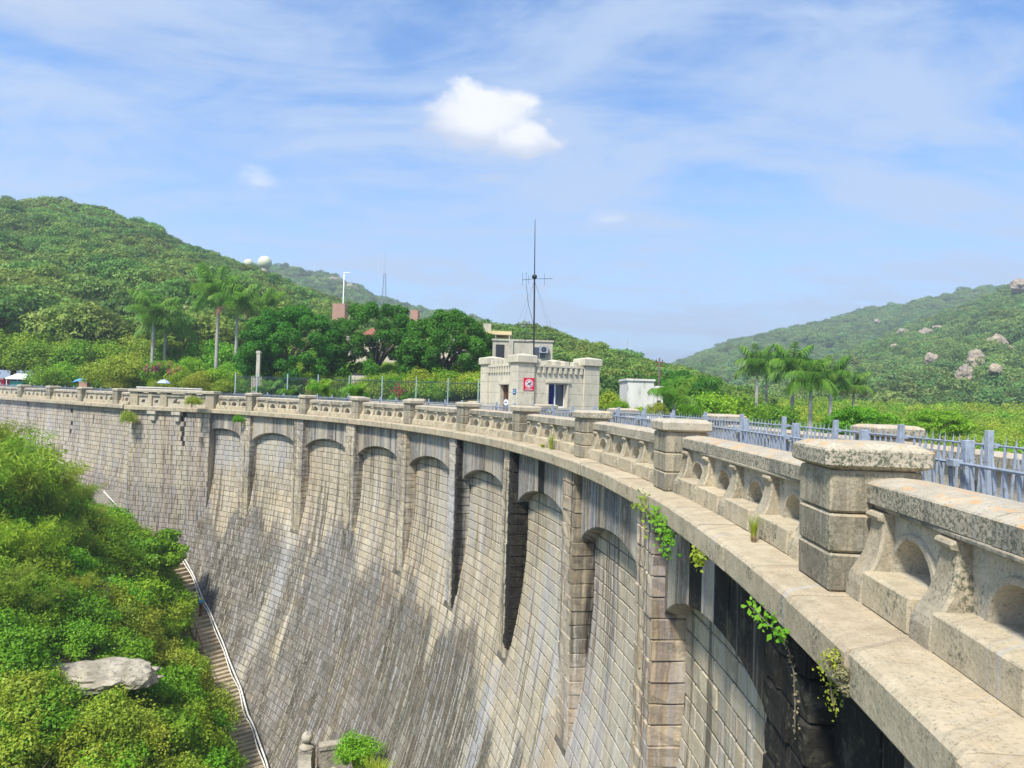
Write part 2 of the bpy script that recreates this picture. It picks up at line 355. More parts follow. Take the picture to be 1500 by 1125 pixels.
# arc-length table down the profile
_zs = np.linspace(0, -34, 3401); _rs = Rwall(_zs)
_ss = np.concatenate([[0], np.cumsum(np.hypot(np.diff(_zs), np.diff(_rs)))])
def z_of(s): return np.interp(s, _ss, _zs)
def s_of(z): return np.interp(-np.asarray(z), -_zs, _ss)
def hsh(*k):
    x = math.sin(sum(v * w for v, w in zip(k, (12.9898, 78.233, 37.719, 4.581)))) * 43758.5453
    return x - math.floor(x)
def gauss(x, m, s): return np.exp(-((x - m) / s) ** 2)
def vnoise(x, seed=0.0):
    x = np.asarray(x, float); i = np.floor(x); f = x - i; f = f * f * (3 - 2 * f)
    h = lambda n: np.modf(np.abs(np.sin((n + seed) * 127.1) * 43758.5))[0]
    return h(i) * (1 - f) + h(i + 1) * f
def stains(t, z, part='wall'):
    """(wet grey, lime, black, rust) at arc position t and height z"""
    t = np.asarray(t, float); z = np.asarray(z, float); u = t / SP
    start = -2.4 - 3.2 * vnoise(t * .45, 3) - 1.8 * vnoise(t * 1.5, 9) + .9 * gauss(u, 1.6, 1.2) - 1.5 * np.clip(u - 4.4, 0, 3)
    r = np.clip((start - z) / 5.0, 0, 1) * (.80 + .2 * vnoise(t * .4, 5))
    r = r * (1 - .35 * gauss(vnoise(t * .35, 12), .8, .12))
    r = np.maximum(r, .42 + .16 * vnoise(t * .8, 1) - .1 * (part == 'wall'))
    g = .50 * np.ones_like(t)
    for uc, zc, su, sz, a in ((-.45, -3.2, .35, 1.2, .55), (.5, -2.6, .35, 1.6, .55), (3.9, -3.4, .35, 1.6, .5), (5.6, -5.5, .3, 2, .4), (6.6, -5.5, .5, 3.0, .35), (7.0, -9, 1.0, 3, .3)):
        g = g + a * gauss(u, uc, su) * gauss(z, zc, sz)
    g = g + .35 * gauss(vnoise(t * .45, 21), .9, .1) * (z < -8)
    b = np.zeros_like(t); a = .10 + .25 * vnoise(t * .6, 31) * (z > -9)
    if part == 'wall':
        b = b + .50 * gauss(t, 5.04 * SP + .75, .28) * (z < -7) * np.clip((z + 11.5) / 3, 0, 1)
        b = b + .45 * gauss(u, 4.09, .05) * (z < -6.5) * np.clip((z + 13) / 4, 0, 1)
        b = b + .42 * gauss(u, 6.30, .03) * gauss(z, -8.3, 1.3)
    a = a + .5 * gauss(u, 6.0, .10) * (z > -9) + .35 * gauss(u, 7.0, .12) + .25 * gauss(u, 2.95, .1)
    return np.stack([r, np.clip(g, 0, 1), np.clip(b, 0, 1), np.clip(a, 0, 1)], 1)
TINTS = np.array([1.06, 1.0, .90]) * np.array([(.50, .45, .345), (.42, .385, .305), (.55, .49, .365), (.38, .35, .285), (.46, .40, .305), (.52, .46, .37)])
def attrs_for(Vl, seed, part='wall', tint=None, st=None, lichen=0.0):
    """vertex attributes from frame coordinates (R, t, z)"""
    n = len(Vl); r = random.Random(seed)
    c = TINTS[int(r.random() * 5.999)] * (1 + r.uniform(-.24, .18)) if tint is None else np.array(tint)
    T = np.ones((n, 4)); T[:, :3] = c
    if st is None: A = stains(Vl[:, 1], Vl[:, 2], part)
    elif callable(st): A = st(Vl)
    else: A = np.tile(np.array(st, float), (n, 1))
    W = np.stack([Vl[:, 1] + Vl[:, 0] * .7, -Vl[:, 2] + (Vl[:, 0] - RM) * .6, np.full(n, seed * .013)], 1)
    if part == 'wall' and lichen == 0: lichen = 1.0 * np.clip((Vl[:, 1] / SP - 2.2 + .8 * vnoise(Vl[:, 1] * .5, 44)) / 1.6, 0, 1) * np.clip((-6.5 - Vl[:, 2]) / 4, 0, 1)
    else: lichen = np.full(n, float(lichen))
    return {'tint': ('FLOAT_COLOR', T), 'stain': ('FLOAT_COLOR', A), 'wuv': ('FLOAT_VECTOR', W), 'lichen': ('FLOAT', lichen)}
SEED = [0]
def piece(name, V, Q, frame, mt, parent, part='wall', tint=None, st=None, lichen=0.0, smooth=False, **k):
    V = np.asarray(V, float); SEED[0] += 1
    return wput(name, frame(V), Q, mt, parent, smooth, attrs_for(V, SEED[0], part, tint, st, lichen), **k)
def block(r0, r1, t0, t1, z0, z1, bev=.02, amp=.0, n=(1, 1, 1), sd=None):
    """chamfered block in frame coordinates, faces may be roughened"""
    rr = random.Random(SEED[0] * 7 + 3 if sd is None else sd)
    def axis(a, b, k):
        bv = min(bev, (b - a) * .3); return np.concatenate([[a], np.linspace(a + bv, b - bv, k + 1), [b]])
    X, Y, Z = axis(r0, r1, n[0]), axis(t0, t1, n[1]), axis(z0, z1, n[2])
    nx, ny, nz = len(X), len(Y), len(Z); idx = {}; V = []
    def vid(i, j, k):
        key = (i, j, k)
        if key in idx: return idx[key]
        ei, ej, ek = i in (0, nx-1), j in (0, ny-1), k in (0, nz-1)
        x, y, z = X[i], Y[j], Z[k]
        cnt = ei + ej + ek
        if cnt > 1:
            q = .42 if cnt == 2 else .58
            cx, cy, cz = X[1] if i == 0 else X[-2] if i == nx-1 else x, Y[1] if j == 0 else Y[-2] if j == ny-1 else y, Z[1] if k == 0 else Z[-2] if k == nz-1 else z
            x += (cx - x) * q; y += (cy - y) * q; z += (cz - z) * q
        elif amp:
            a = rr.uniform(-.3, 1) * amp
            if ei: x += a * (-1 if i == 0 else 1)
            if ej: y += a * (-1 if j == 0 else 1)
            if ek: z += a * .3 * (-1 if k == 0 else 1)
        idx[key] = len(V); V.append((x, y, z)); return idx[key]
    Q = []
    for i in (0, nx-1):
        for j in range(ny-1):
            for k in range(nz-1):
                q = (vid(i, j, k), vid(i, j+1, k), vid(i, j+1, k+1), vid(i, j, k+1)); Q.append(q[::-1] if i else q)
    for j in (0, ny-1):
        for i in range(nx-1):
            for k in range(nz-1):
                q = (vid(i, j, k), vid(i+1, j, k), vid(i+1, j, k+1), vid(i, j, k+1)); Q.append(q if j else q[::-1])
    for k in (0, nz-1):
        for i in range(nx-1):
            for j in range(ny-1):
                q = (vid(i, j, k), vid(i+1, j, k), vid(i+1, j+1, k), vid(i, j+1, k)); Q.append(q[::-1] if k else q)
    return np.array(V), Q
# t runs towards the camera, so (R, t, z) is left handed: flip every face in frames
def fl(Q): return [tuple(q)[::-1] for q in Q]

dam = empty('dam', (CX + 52 * math.cos(.45), CY + 52 * math.sin(.45), -8), 'curved granite dam with arched niches, stained wall and carved parapet', 'dam')

# ---- face stones. Each is a chamfered pillow set in front of the mortar
def stone_patch(t0, t1, s0, s1, zf, rf, depth, prd, rr, nt=3, ns=2):
    g = .010 + .006 * rr.random()
    tt = np.concatenate([[t0 + g], np.linspace(t0 + g + .018, t1 - g - .018, nt), [t1 - g]])
    sl = np.concatenate([[s0 + g], np.linspace(s0 + g + .018, s1 - g - .018, ns), [s1 - g]])
    V = []; n2 = len(sl)
    for i, t in enumerate(tt):
        for j, s in enumerate(sl):
            edge = i in (0, len(tt)-1) or j in (0, n2-1)
            h = -depth if edge else prd * rr.uniform(.45, 1.25)
            z = zf(s); R = rf(z); dz = .01
            dR = (rf(z + dz) - rf(z - dz)) / (2 * dz); nl = math.hypot(1, dR)
            V.append((R - h / nl, t + (rr.uniform(-.006, .006)), z + h * dR / nl))
    Q = [(i*n2+j, (i+1)*n2+j, (i+1)*n2+j+1, i*n2+j+1) for i in range(len(tt)-1) for j in range(n2-1)]
    return np.array(V), Q
HC = .375
stones = []                        # every stone of the battered wall
def course(k, s0, ta, tb, seed):
    rr = random.Random(seed * 1000 + k); t = ta - rr.uniform(0, .5); out = []
    while t < tb:
        wdt = rr.choice((.42, .55, .66, .78, .88)) * rr.uniform(.9, 1.1)
        a, b = max(t, ta), min(t + wdt, tb)
        if b - a > .12: out.append((a, b, s0, s0 + HC))
        t += wdt
    return out
PW = 1.12                          # pilaster width
PC = lambda i: i * SP + .44        # pilaster and pier centre
S76 = float(s_of(-7.6))
k = 0; s = float(s_of(-1.25))
while z_of(s) > -25.5:
    z = float(z_of(s))
    if z > -7.6:
        for i in range(-1, 9):
            ta, tb = PC(i) + PW/2 - .02, PC(i+1) - PW/2 + .02
            if i == -1: ta = -5.35
            stones += course(k, s, ta, min(tb, 8.6 * SP), i + 5)
    else:
        stones += course(k, s, -5.3 if z > -9.5 else (-9.5 if z > -14 else -16), 8.9 * SP, 77)
    k += 1; s += HC
def dist_stone(q):
    p = ARC(np.array([[float(Rwall(z_of(q[2]))), (q[0]+q[1])/2, float(z_of(q[2]))]]))[0]
    d = p - np.array([0, 0, EYE]); c = d @ FV
    if c < .5: return 1e9
    x = 750 + F * (d @ RV) / c; y = 562.5 - F * (d @ UV) / c
    if x < -20 or x > 1420 or y > 1140: return 1e8 + c
    return c
stones.sort(key=dist_stone)
core_rows = []
bigV, bigQ, bigA, nn = [], [], {'tint': [], 'stain': [], 'wuv': [], 'lichen': []}, 0
zf = lambda s: float(z_of(s)); rf = lambda z: float(Rwall(z))
shown = 0
for q in stones:
    SEED[0] += 1; rr = random.Random(SEED[0]); d = dist_stone(q)
    near = d < 26
    prd = rr.choice((.003, .008, .012, .020)) * (1.0 if d > 18 else .8)
    V, Q = stone_patch(q[0], q[1], q[2], q[3], zf, rf, .016, prd, rr, 3 if near else 2, 3 if near else 2)
    at_ = attrs_for(V, SEED[0])
    Q = fl(Q)
    if shown < 290 and d < 1e8:
        shown += 1
        wput('wall_stone', ARC(V), Q, M['wall'], dam, False, at_)
    else:
        bigV.append(ARC(V)); bigQ += [tuple(i + nn for i in f) for f in Q]; nn += len(V)
        for a in bigA: bigA[a].append(at_[a][1])
kinds = {'tint': 'FLOAT_COLOR', 'stain': 'FLOAT_COLOR', 'wuv': 'FLOAT_VECTOR', 'lichen': 'FLOAT'}
wput('wall_stones', np.concatenate(bigV), bigQ, M['wall'], dam, False, {a: (kinds[a], np.concatenate(v)) for a, v in bigA.items()}, kind='stuff')
# mortar bed behind the stones
V = []; rows = np.linspace(-.2, -26, 90); cols = np.linspace(-5.3, 9.4 * SP, 130)
for z in rows:
    for t in cols: V.append((float(Rwall(z)) + .013, t, z))
Q = [(a*130+b, a*130+b+1, (a+1)*130+b+1, (a+1)*130+b) for a in range(89) for b in range(129)]
wput('mortar_bed', ARC(np.array(V)), Q, M['mortar'], dam)

# ---- pilasters
def pil_stain(i):
    def f(Vl):
        A = stains(Vl[:, 1], Vl[:, 2], 'pil'); tz = Vl[:, 2]; near = np.clip((Vl[:, 1] - PC(i) + .1) / .45, 0, 1)
        if i == 5: A[:, 2] = 1.0 * near * (tz > -7.4) + .3 * (tz < -7)
        if i == 4: A[:, 2] = .56 * near; A[:, 1] += .2
        if i == 6: A[:, 2] = .55 * near * np.clip((tz + 9) / 4, .35, 1); A[:, 3] = .55
        if i == 7: A[:, 3] = .5; A[:, 2] = .30 * near; A[:, 0] = .45
        if i == 8: A[:, 2] = .9
        return A
    return f
for i in range(0, 9):
    pl = empty('pilaster', ARC(np.array([[52.7, PC(i), -7.6]]))[0], parent=dam)
    z = -.34; kk = 0
    while z > -7.9:
        h = HC * random.uniform(.96, 1.04); t0, t1 = PC(i) - PW/2, PC(i) + PW/2
        rb = max(52.68 + .08, min(float(Rwall(z - h)) + .10, 53.36))
        tm = t0 + (t1 - t0) * (random.uniform(.36, .44) if kk % 2 else random.uniform(.60, .68))
        for a, b in ((t0, tm), (tm, t1)):
            jut = random.uniform(0, .03)
            V, Q = block(52.68 - jut, rb + .06, a + .008, b - .008, z - h + .008, z - .006, .016, .032, (2, 3, 2))
            piece('pilaster_stone', V, fl(Q), ARC, M['wall'], pl, st=pil_stain(i))
        z -= h; kk += 1
# ---- spandrels: tall slabs cut to a segmental arch
def arch_z(x):                     # underside of the arch, x from -1 to 1 across the bay
    return -1.47 - .68 * (1 - np.sqrt(np.maximum(1 - (x * .93) ** 2, 0))) / (1 - math.sqrt(1 - .93 ** 2))
for i in range(-1, 9):
    ta, tb = PC(i) + PW/2, PC(i+1) - PW/2
    if i == -1: ta = -5.25
    if i == 8: tb = ta + 3.5
    tc_, hw = (ta + tb) / 2, (tb - ta) / 2
    if i == 8: tc_, hw = ta + 2.7, 2.7
    ar = empty('arch', ARC(np.array([[52.9, tc_, -1.5]]))[0], parent=dam)
    nsl = 8; edges = [ta + (tb - ta) * e for e in np.linspace(0, 1, nsl + 1)]
    for e in range(1, nsl): edges[e] += random.uniform(-.09, .09)
    for e in range(nsl):
        a, b = edges[e] + .006, edges[e+1] - .006; m_ = 5; r0 = 52.90 - random.uniform(0, .018)
        ts = np.linspace(a, b, m_); V = []
        for t in ts:
            zb = float(arch_z((t - tc_) / hw))
            V += [(r0, t, -.33), (r0, t, zb + .03), (r0 + .035, t, zb), (53.34, t, zb), (53.34, t, -.33)]
        Q = [(5*p+q, 5*p+q+1, 5*p+q+6, 5*p+q+5) for p in range(m_-1) for q in range(4)] + [(0, 4, 3, 2, 1), tuple(5*(m_-1)+q for q in (0, 1, 2, 3, 4))]
        hv = hsh(i, e); blk = 0.0
        if i == 4 and e in (7,): blk = .45
        if i == 5 and e in (3,): blk = .75
        if i == 5 and e in (0,): blk = .35
        if i == 6 and e in (4, 7): blk = .40
        if i == 7 and e in (2, 4): blk = .80
        if i == 7 and e in (5, 6): blk = .55
        if i == 8 and e in (0, 1): blk = 1.0
        if i == 8 and e in (2, 4, 5): blk = .6
        if i in (1, 2) and e in (4, 5): blk = .42
        st = (.46 + .32 * hv, .42 + .3 * hsh(e, i), blk, .15 + .3 * hsh(i, e, 3))
        piece('arch_slab', V, Q, ARC, M['wall'], ar, tint=(.42 + .06*hv, .39 + .055*hv, .32 + .05*hv), st=st)
# ---- cornice ledge
def cornice(frame, ta, tb, par, prm=52.50, zt=0.0):
    t = ta
    while t < tb:
        l = random.uniform(1.0, 1.5); b = min(t + l, tb); dz = random.uniform(-.010, .010); dr = random.uniform(-.016, .016)
        m_ = 5; V = []
        for tt in np.linspace(t + .008, b - .008, m_):
            V += [(prm + .30, tt, zt - .34), (prm + .04, tt, zt - .34), (prm + dr, tt, zt - .30), (prm + dr, tt, zt - .045 + dz), (prm + .03 + dr, tt, zt - .012 + dz), (prm + .09, tt, zt + dz), (53.34, tt, zt + .012 + dz), (53.34, tt, zt - .34)]
        Q = [(8*p+q, 8*p+(q+1) % 8, 8*p+8+(q+1) % 8, 8*p+8+q) for p in range(m_-1) for q in range(8)]
        Q += [tuple(range(8))[::-1], tuple(8*(m_-1)+q for q in range(8))]
        piece('cornice_block', V, Q, frame, M['para'], par, part='para', tint=TINTS[random.choice((0, 1, 4))] * random.uniform(.95, 1.08), st=(.34, .35, 0, .12), lichen=.1)
        t = b
cor = empty('cornice', ARC(np.array([[52.6, 4 * SP, -.3]]))[0], parent=dam)
cornice(ARC, -4.9, 8.95 * SP, cor)
# ---- parapet pieces
def pier(frame, tc_, par, k=1.0, rc=53.28, lich=.5, name='pier', simple=False, z0=0.0, hw=.46):
    o = empty(name, frame(np.array([[rc, tc_, z0]]))[0], parent=par)
    zz_ = [z0 + .004, z0 + .345, z0 + .69, z0 + 1.065]; b = hw - .07
    for a in range(3):
        V, Q = block(rc - b, rc + b, tc_ - b, tc_ + b, zz_[a] + .004, zz_[a+1] - .004, (.022 if not simple else .02), .006, (1, 1, 1) if simple else (3, 3, 2))
        piece('pier_block', V, fl(Q), frame, M['para'], o, part='para', tint=TINTS[random.choice((0, 1, 3))] * random.uniform(.95, 1.05), st=(.42 + .25 * random.random(), .3, 0, .08), lichen=.35)
    # cap: undercut, upright face, bevelled top
    prof = [(.10, 1.066), (.02, 1.10), (0, 1.112), (0, 1.235), (.012, 1.252), (.10, 1.297), (.16, 1.30)]
    n8 = 8; V = []
    for ins, zc in prof:
        hh = hw - ins; ch = .035 * max(hh, .1) / hw
        for (sx, sy) in ((-1, -1), (1, -1), (1, 1), (-1, 1)):
            p1, p2 = ((sx * hh, sy * (hh - ch)), (sx * (hh - ch), sy * hh))
            if sx * sy < 0: p1, p2 = p2, p1
            V += [(rc + p1[0] + random.uniform(-.004, .004), tc_ + p1[1], z0 + zc), (rc + p2[0], tc_ + p2[1] + random.uniform(-.004, .004), z0 + zc)]
    Q = [(a*8+b_, a*8+(b_+1) % 8, a*8+8+(b_+1) % 8, a*8+8+b_) for a in range(len(prof)-1) for b_ in range(8)]
    Q += [tuple(range(8))[::-1], tuple((len(prof)-1)*8+b_ for b_ in range(8))]
    piece('pier_cap', V, fl(Q), frame, M['para'], o, part='para', tint=(.52, .47, .37), st=(.38, .35, 0, .1), lichen=lich)
    return o
BR = [(0, .745), (.09, .745), (.125, .735), (.14, .71), (.128, .68), (.095, .668), (.092, .64), (.10, .56), (.12, .46), (.15, .37), (.20, .28), (.25, .21), (.272, .15), (.278, .06), (.278, .004), (0, .004)]
def bracket(frame, tc_, w_, rp, sgn, par, z0=0.0):
    V = []; n = len(BR); wid = [w_ * (.78 if z > .6 else .78 + .22 * min(1, (.6 - z) / .3)) for _, z in BR]
    for sd_, f_ in ((-1, .0), (-1, .02), (1, .02), (1, .0)):
        for (o_, z), ww in zip(BR, wid):
            inn = f_ == 0 and o_ > .02
            V.append((rp + sgn * (o_ - (.022 if inn else 0)), tc_ + sd_ * (ww / 2 - f_), z0 + z))
    Q = []
    for a in range(3): Q += [(a*n+p, (a+1)*n+p, (a+1)*n+p+1, a*n+p+1) for p in range(n-1)]
    Q += [tuple(range(n)), tuple(3*n+p for p in range(n))[::-1]]
    if sgn < 0: Q = fl(Q)
    piece('bracket', V, Q, frame, M['para'], par, part='para', tint=TINTS[random.choice((0, 2, 3))] * random.uniform(.92, 1.04), st=(.34 + .2*random.random(), .3, 0, .05), lichen=.18 + .3*random.random())
def parapet(frame, ta, tb, par, nn_=4, rp=53.30, sgn=-1, back=.40, detail=True, z0=0.0, rni=.31, coping=3, lich=.5, seg=12):
    """wall panel with arched niches; rp face radius, sgn -1: carved side looks downstream"""
    o = empty('parapet_bay', frame(np.array([[rp, (ta+tb)/2, z0]]))[0], parent=par)
    pitch = (tb - ta - .30) / nn_ if nn_ else 0
    zs, zt_ = z0 + .275, z0 + .755; rb = rp - sgn * back
    cs = [ta + .15 + pitch * (j + .5) for j in range(nn_)]; bs_ = [ta + .15 + pitch * j for j in range(nn_ + 1)]
    if nn_ == 4 and tb - ta > 5.5: cs = [ta + .62 + 1.33 * j for j in range(4)]; bs_ = [ta + .16] + [ta + 1.285 + 1.33 * j for j in range(4)] + [tb - .17]
    V = []; Q = []
    def quad(*p):
        k_ = len(V); V.extend(p); Q.append((k_, k_+1, k_+2, k_+3))
    xs = [ta] ; hol = []
    for c in cs: xs += list(c + rni * np.sin(np.linspace(-PI/2, PI/2, seg + 1)))
    xs.append(tb)
    def zh(x):
        for c in cs:
            if abs(x - c) <= rni + 1e-6: return zs + math.sqrt(max(rni**2 - (x-c)**2, 0)), True
        return zs, False
    for a, b in zip(xs[:-1], xs[1:]):
        mid = (a + b) / 2; inh = zh(mid)[1]
        za, zb = (zh(a)[0], zh(b)[0]) if inh else (zs, zs)
        quad((rp, a, za), (rp, b, zb), (rp, b, zt_), (rp, a, zt_)); quad((rb, a, zt_), (rb, b, zt_), (rb, b, zb), (rb, a, za))
        if inh: quad((rb, a, za), (rb, b, zb), (rp, b, zb), (rp, a, za))
    quad((rp, ta, z0 + .01), (rp, tb, z0 + .01), (rp, tb, zs), (rp, ta, zs)); quad((rb, ta, zs), (rb, tb, zs), (rb, tb, z0), (rb, ta, z0))
    quad((rp, ta, zs), (rp, tb, zs), (rb, tb, zs), (rb, ta, zs))
    if sgn < 0: Q = fl(Q)
    piece('panel', V, Q, frame, M['para'], o, part='para', tint=(.55, .51, .41), st=(.34, .42, 0, .05), lichen=.1)
    for c in cs:                   # raised ring round each niche
        V = []; Q = []
        for a_ in range(seg + 1):
            th = PI * a_ / seg
            for rr_, pr in ((rni - .001, 0), (rni + .004, .022), (rni + .045, .022), (rni + .058, 0)):
                V.append((rp + sgn * (pr + .002), c - rr_ * math.cos(th), zs + rr_ * math.sin(th)))
        k_ = len(V) - 4 * (seg + 1)
        Q += [(k_+4*a_+p, k_+4*a_+p+1, k_+4*a_+p+5, k_+4*a_+p+4) for a_ in range(seg) for p in range(3)]
        if detail: piece('niche_trim', V, Q if sgn < 0 else fl(Q), frame, M['para'], o, part='para', tint=(.50, .45, .36), st=(.3, .35, 0, .05), lichen=.2, smooth=False)
    if detail:
        bw = .32
        for q_ in bs_: bracket(frame, q_, bw, rp, sgn, o, z0)
        for qa, qb in zip(bs_[:-1], bs_[1:]):
            c = (qa + qb) / 2; h = (qb - qa) / 2 - bw / 2 - .006
            if h < .05: continue
            r0, r1 = sorted((rp + sgn * .275, rp + sgn * .003))
            V, Q = block(r0, r1, c - h, c + h, z0 + .004, z0 + .288 + random.uniform(-.01, .01), .018, .004, (2, 3, 2))
            piece('sill_block', V, fl(Q), frame, M['para'], o, part='para', tint=TINTS[random.choice((0, 2))] * random.uniform(.95, 1.08), st=(.30, .35, 0, .05), lichen=.1)
            if back > .3:          # floor of the niche behind the block
                r0, r1 = sorted((rp - sgn * .01, rb + sgn * .01))
    # coping: thin bed course and weathered stones
    V, Q = block(min(rp + sgn*.055, rb - sgn*.02), max(rp + sgn*.055, rb - sgn*.02), ta + .002, tb - .002, z0 + .752, z0 + .795, .012, 0)
    piece('bed_course', V, fl(Q), frame, M['para'], o, part='para', tint=(.34, .31, .25), st=(.5, .2, 0, 0), lichen=.3)
    eds = np.linspace(ta, tb, coping + 1)
    for e in range(1, coping): eds[e] += random.uniform(-.15, .15)
    for a, b in zip(eds[:-1], eds[1:]):
        m_ = 4; V = []; f_, bk = rp + sgn * .115, rb - sgn * .05; dj = random.uniform(-.006, .006)
        for tt in np.linspace(a + .004, b - .004, m_):
            for rr_, z in ((f_ + dj, .80), (f_ + dj, .955), (f_ - sgn * .012, .968), (f_ - sgn * .10, 1.0), ((f_ + bk) / 2, 1.02), (bk + sgn * .06, 1.0), (bk, .96), (bk, .80)):
                V.append((rr_ + random.uniform(-.003, .003), tt, z0 + z))
        Q = [(8*p+q, 8*p+(q+1) % 8, 8*p+8+(q+1) % 8, 8*p+8+q) for p in range(m_-1) for q in range(8)] + [tuple(range(8))[::-1], tuple(8*(m_-1)+q for q in range(8))]
        if sgn > 0: Q = fl(Q)
        piece('coping_stone', V, Q, frame, M['para'], o, part='para', tint=(.50, .45, .36), st=(.42 + .2*random.random(), .3, 0, .1), lichen=lich)
    return o
BODY = .39
LIC = {8: .95, 7: .18, 6: .85, 5: .3, 4: .55}
for i in range(0, 10): pier(ARC, PC(i), dam, lich=LIC.get(i, .25))
for i in range(0, 9): parapet(ARC, PC(i) + BODY + .006, PC(i+1) - BODY - .006, dam, lich={8: .9, 7: .8, 6: .35, 4: .9}.get(i, .3), seg=14 if i > 5 else 8)
parapet(ARC, -5.0, PC(0) - BODY - .006, dam, nn_=4)
# upstream parapet, carved side away from the walkway
for i in range(1, 10):
    pier(ARC, PC(i), dam, rc=57.25, lich=.8, simple=True)
    parapet(ARC, PC(i) + BODY + .006, PC(i+1) - BODY - .006, dam, rp=57.45, sgn=1, back=.35, detail=False, lich=.8, seg=8)
# core under the walkway
V = []; Q = []
tt = np.linspace(-12, 9.6 * SP, 90)
for t in tt: V += [(53.30, t, -.30), (53.30, t, -.002), (57.9, t, -.002), (57.9, t, -9)]
for a in range(89): Q += [(4*a+q, 4*a+q+1, 4*a+q+5, 4*a+q+4) for q in range(3)]
wput('crest_walkway', ARC(np.array(V)), Q, M['paving'], kind='structure')

# ---- bastion and the straight wing beyond it (left end)
pB = at(307, 597.5, 54.2)[:2]; pA = at(183, 593.2, 56.6)[:2]
BL = Line(pA, pB); LB = BL.len
print('bastion', pA, pB, LB, 'arc start', ARC(np.array([[52.5, -5, 0]])))
bas = empty('bastion', (*pA, -8), parent=dam)
def bline(V): return BL(V)
RB = RM + .40                      # cornice edge line at RM, wall face set back
cornice(BL, -.1, LB + .1, bas, prm=RM)
# its parapet: four solid posts, small niches, one wide centre niche, one long cap slab
tt_ = [0, .16, .25, .37, .42, .60, .65, .82, .88, 1.0]
def fr(x): return x * LB
solid = [(0.0, .10), (.22, .27), (.37, .45), (.66, .74), (.90, 1.0)]
for a, b in solid:
    V, Q = block(RM + .42, RM + 1.0, fr(a) + .01, fr(b) - .01, .01, 1.08, .03, .006, (1, 2, 3))
    piece('bastion_post', V, fl(Q), BL, M['para'], bas, part='para', st=(.35, .35, 0, .05), lichen=.1)
for a, b, n_, rn in ((.10, .22, 1, .25), (.27, .37, 1, .25), (.45, .66, 1, .52), (.74, .90, 1, .25)):
    parapet(BL, fr(a), fr(b), bas, nn_=n_, rp=RM + .56, sgn=-1, back=.35, detail=False, rni=min(rn, .3 if rn < .5 else .36), coping=1, seg=8)
V, Q = block(RM + .28, RM + 1.12, -.1, LB + .1, 1.085, 1.32, .04, .004, (1, 8, 1))
piece('bastion_cap', V, fl(Q), BL, M['para'], bas, part='para', tint=(.56, .51, .40), st=(.3, .4, 0, .05), lichen=.15)
def rbas(z): return RM + .35 - .03 * max(-6.0 - z, 0)
def zlin(s): return -s
def wall_field(frame, ta, tb, s0, s1, rfun, par, seed, name='wing_stones', stf=None):
    VV, QQ, AA, n_ = [], [], {'tint': [], 'stain': [], 'wuv': [], 'lichen': []}, 0
    k = 0; s = s0
    while s < s1:
        for q in course(k, s, ta, tb, seed):
            SEED[0] += 1; rr = random.Random(SEED[0])
            V, Q = stone_patch(q[0], q[1], q[2], q[3], zlin, rfun, .02, rr.choice((.005, .012, .022)), rr, 2, 2)
            A = attrs_for(V, SEED[0], st=stf); VV.append(frame(V)); QQ += [tuple(i + n_ for i in f) for f in fl(Q)]; n_ += len(V)
            for a in AA: AA[a].append(A[a][1])
        k += 1; s += HC
    wput(name, np.concatenate(VV), QQ, M['wall'], par, False, {a: (kinds[a], np.concatenate(v)) for a, v in AA.items()}, kind='stuff')
    V = []
    zs_ = np.linspace(-s0, -s1, 40)
    for z in zs_:
        V += [(rfun(z) + .016, ta, z), (rfun(z) + .016, tb, z)]
    wput('mortar_bed', frame(np.array(V)), fl([(2*a, 2*a+1, 2*a+3, 2*a+2) for a in range(39)]), M['mortar'], par)
def st_wing(Vl):
    t, z = Vl[:, 1], Vl[:, 2]; n_ = len(t)
    b = .75 * (vnoise(t * 1.1, 2) > .72) * np.clip((z + 5.5) / 3, 0, 1) + .35 * (vnoise(t * 1.9, 8) > .7) * (z > -6)
    return np.stack([.40 + .35 * (z < -6) + .2 * vnoise(t, 4), .62 + .2 * vnoise(t * .7, 6), b * .62, .25 + .3 * vnoise(t * .8, 7)], 1)
wall_field(BL, .15, LB - .2, .34, 16, rbas, bas, 301, 'bastion_stones', st_wing)
# returns of the bastion (its right flank, seen from the camera, and the left one)
for tq, sg in ((LB - .2, 1), (.15, -1)):
    fk = []
    VV = [];
    V, Q = block(RM + .40, RM + 3.2, tq - .06, tq + .0, -16, -.33, .01)
    piece('flank', V, fl(Q), BL, M['wall'], bas, tint=(.40, .36, .28), st=(.5, .4, .1, .2))
for x_ in (222, 258):              # carved corbels under its cornice
    tq = LB * (x_ - 183) / 124.0
    V, Q = block(RM + .02, RM + .5, tq - .42, tq + .42, -.62, -.34, .03, .004)
    V2, Q2 = block(RM + .14, RM + .5, tq - .28, tq + .28, -1.12, -.62, .05, .004)
    V2[:, 1] = tq + (V2[:, 1] - tq) * (1 + (V2[:, 2] + .62) * .35)
    piece('corbel', np.concatenate([V, V2]), fl(Q + [tuple(i + len(V) for i in q) for q in Q2]), BL, M['para'], bas, part='para', tint=(.58, .53, .44), st=(.2, .5, 0, 0))
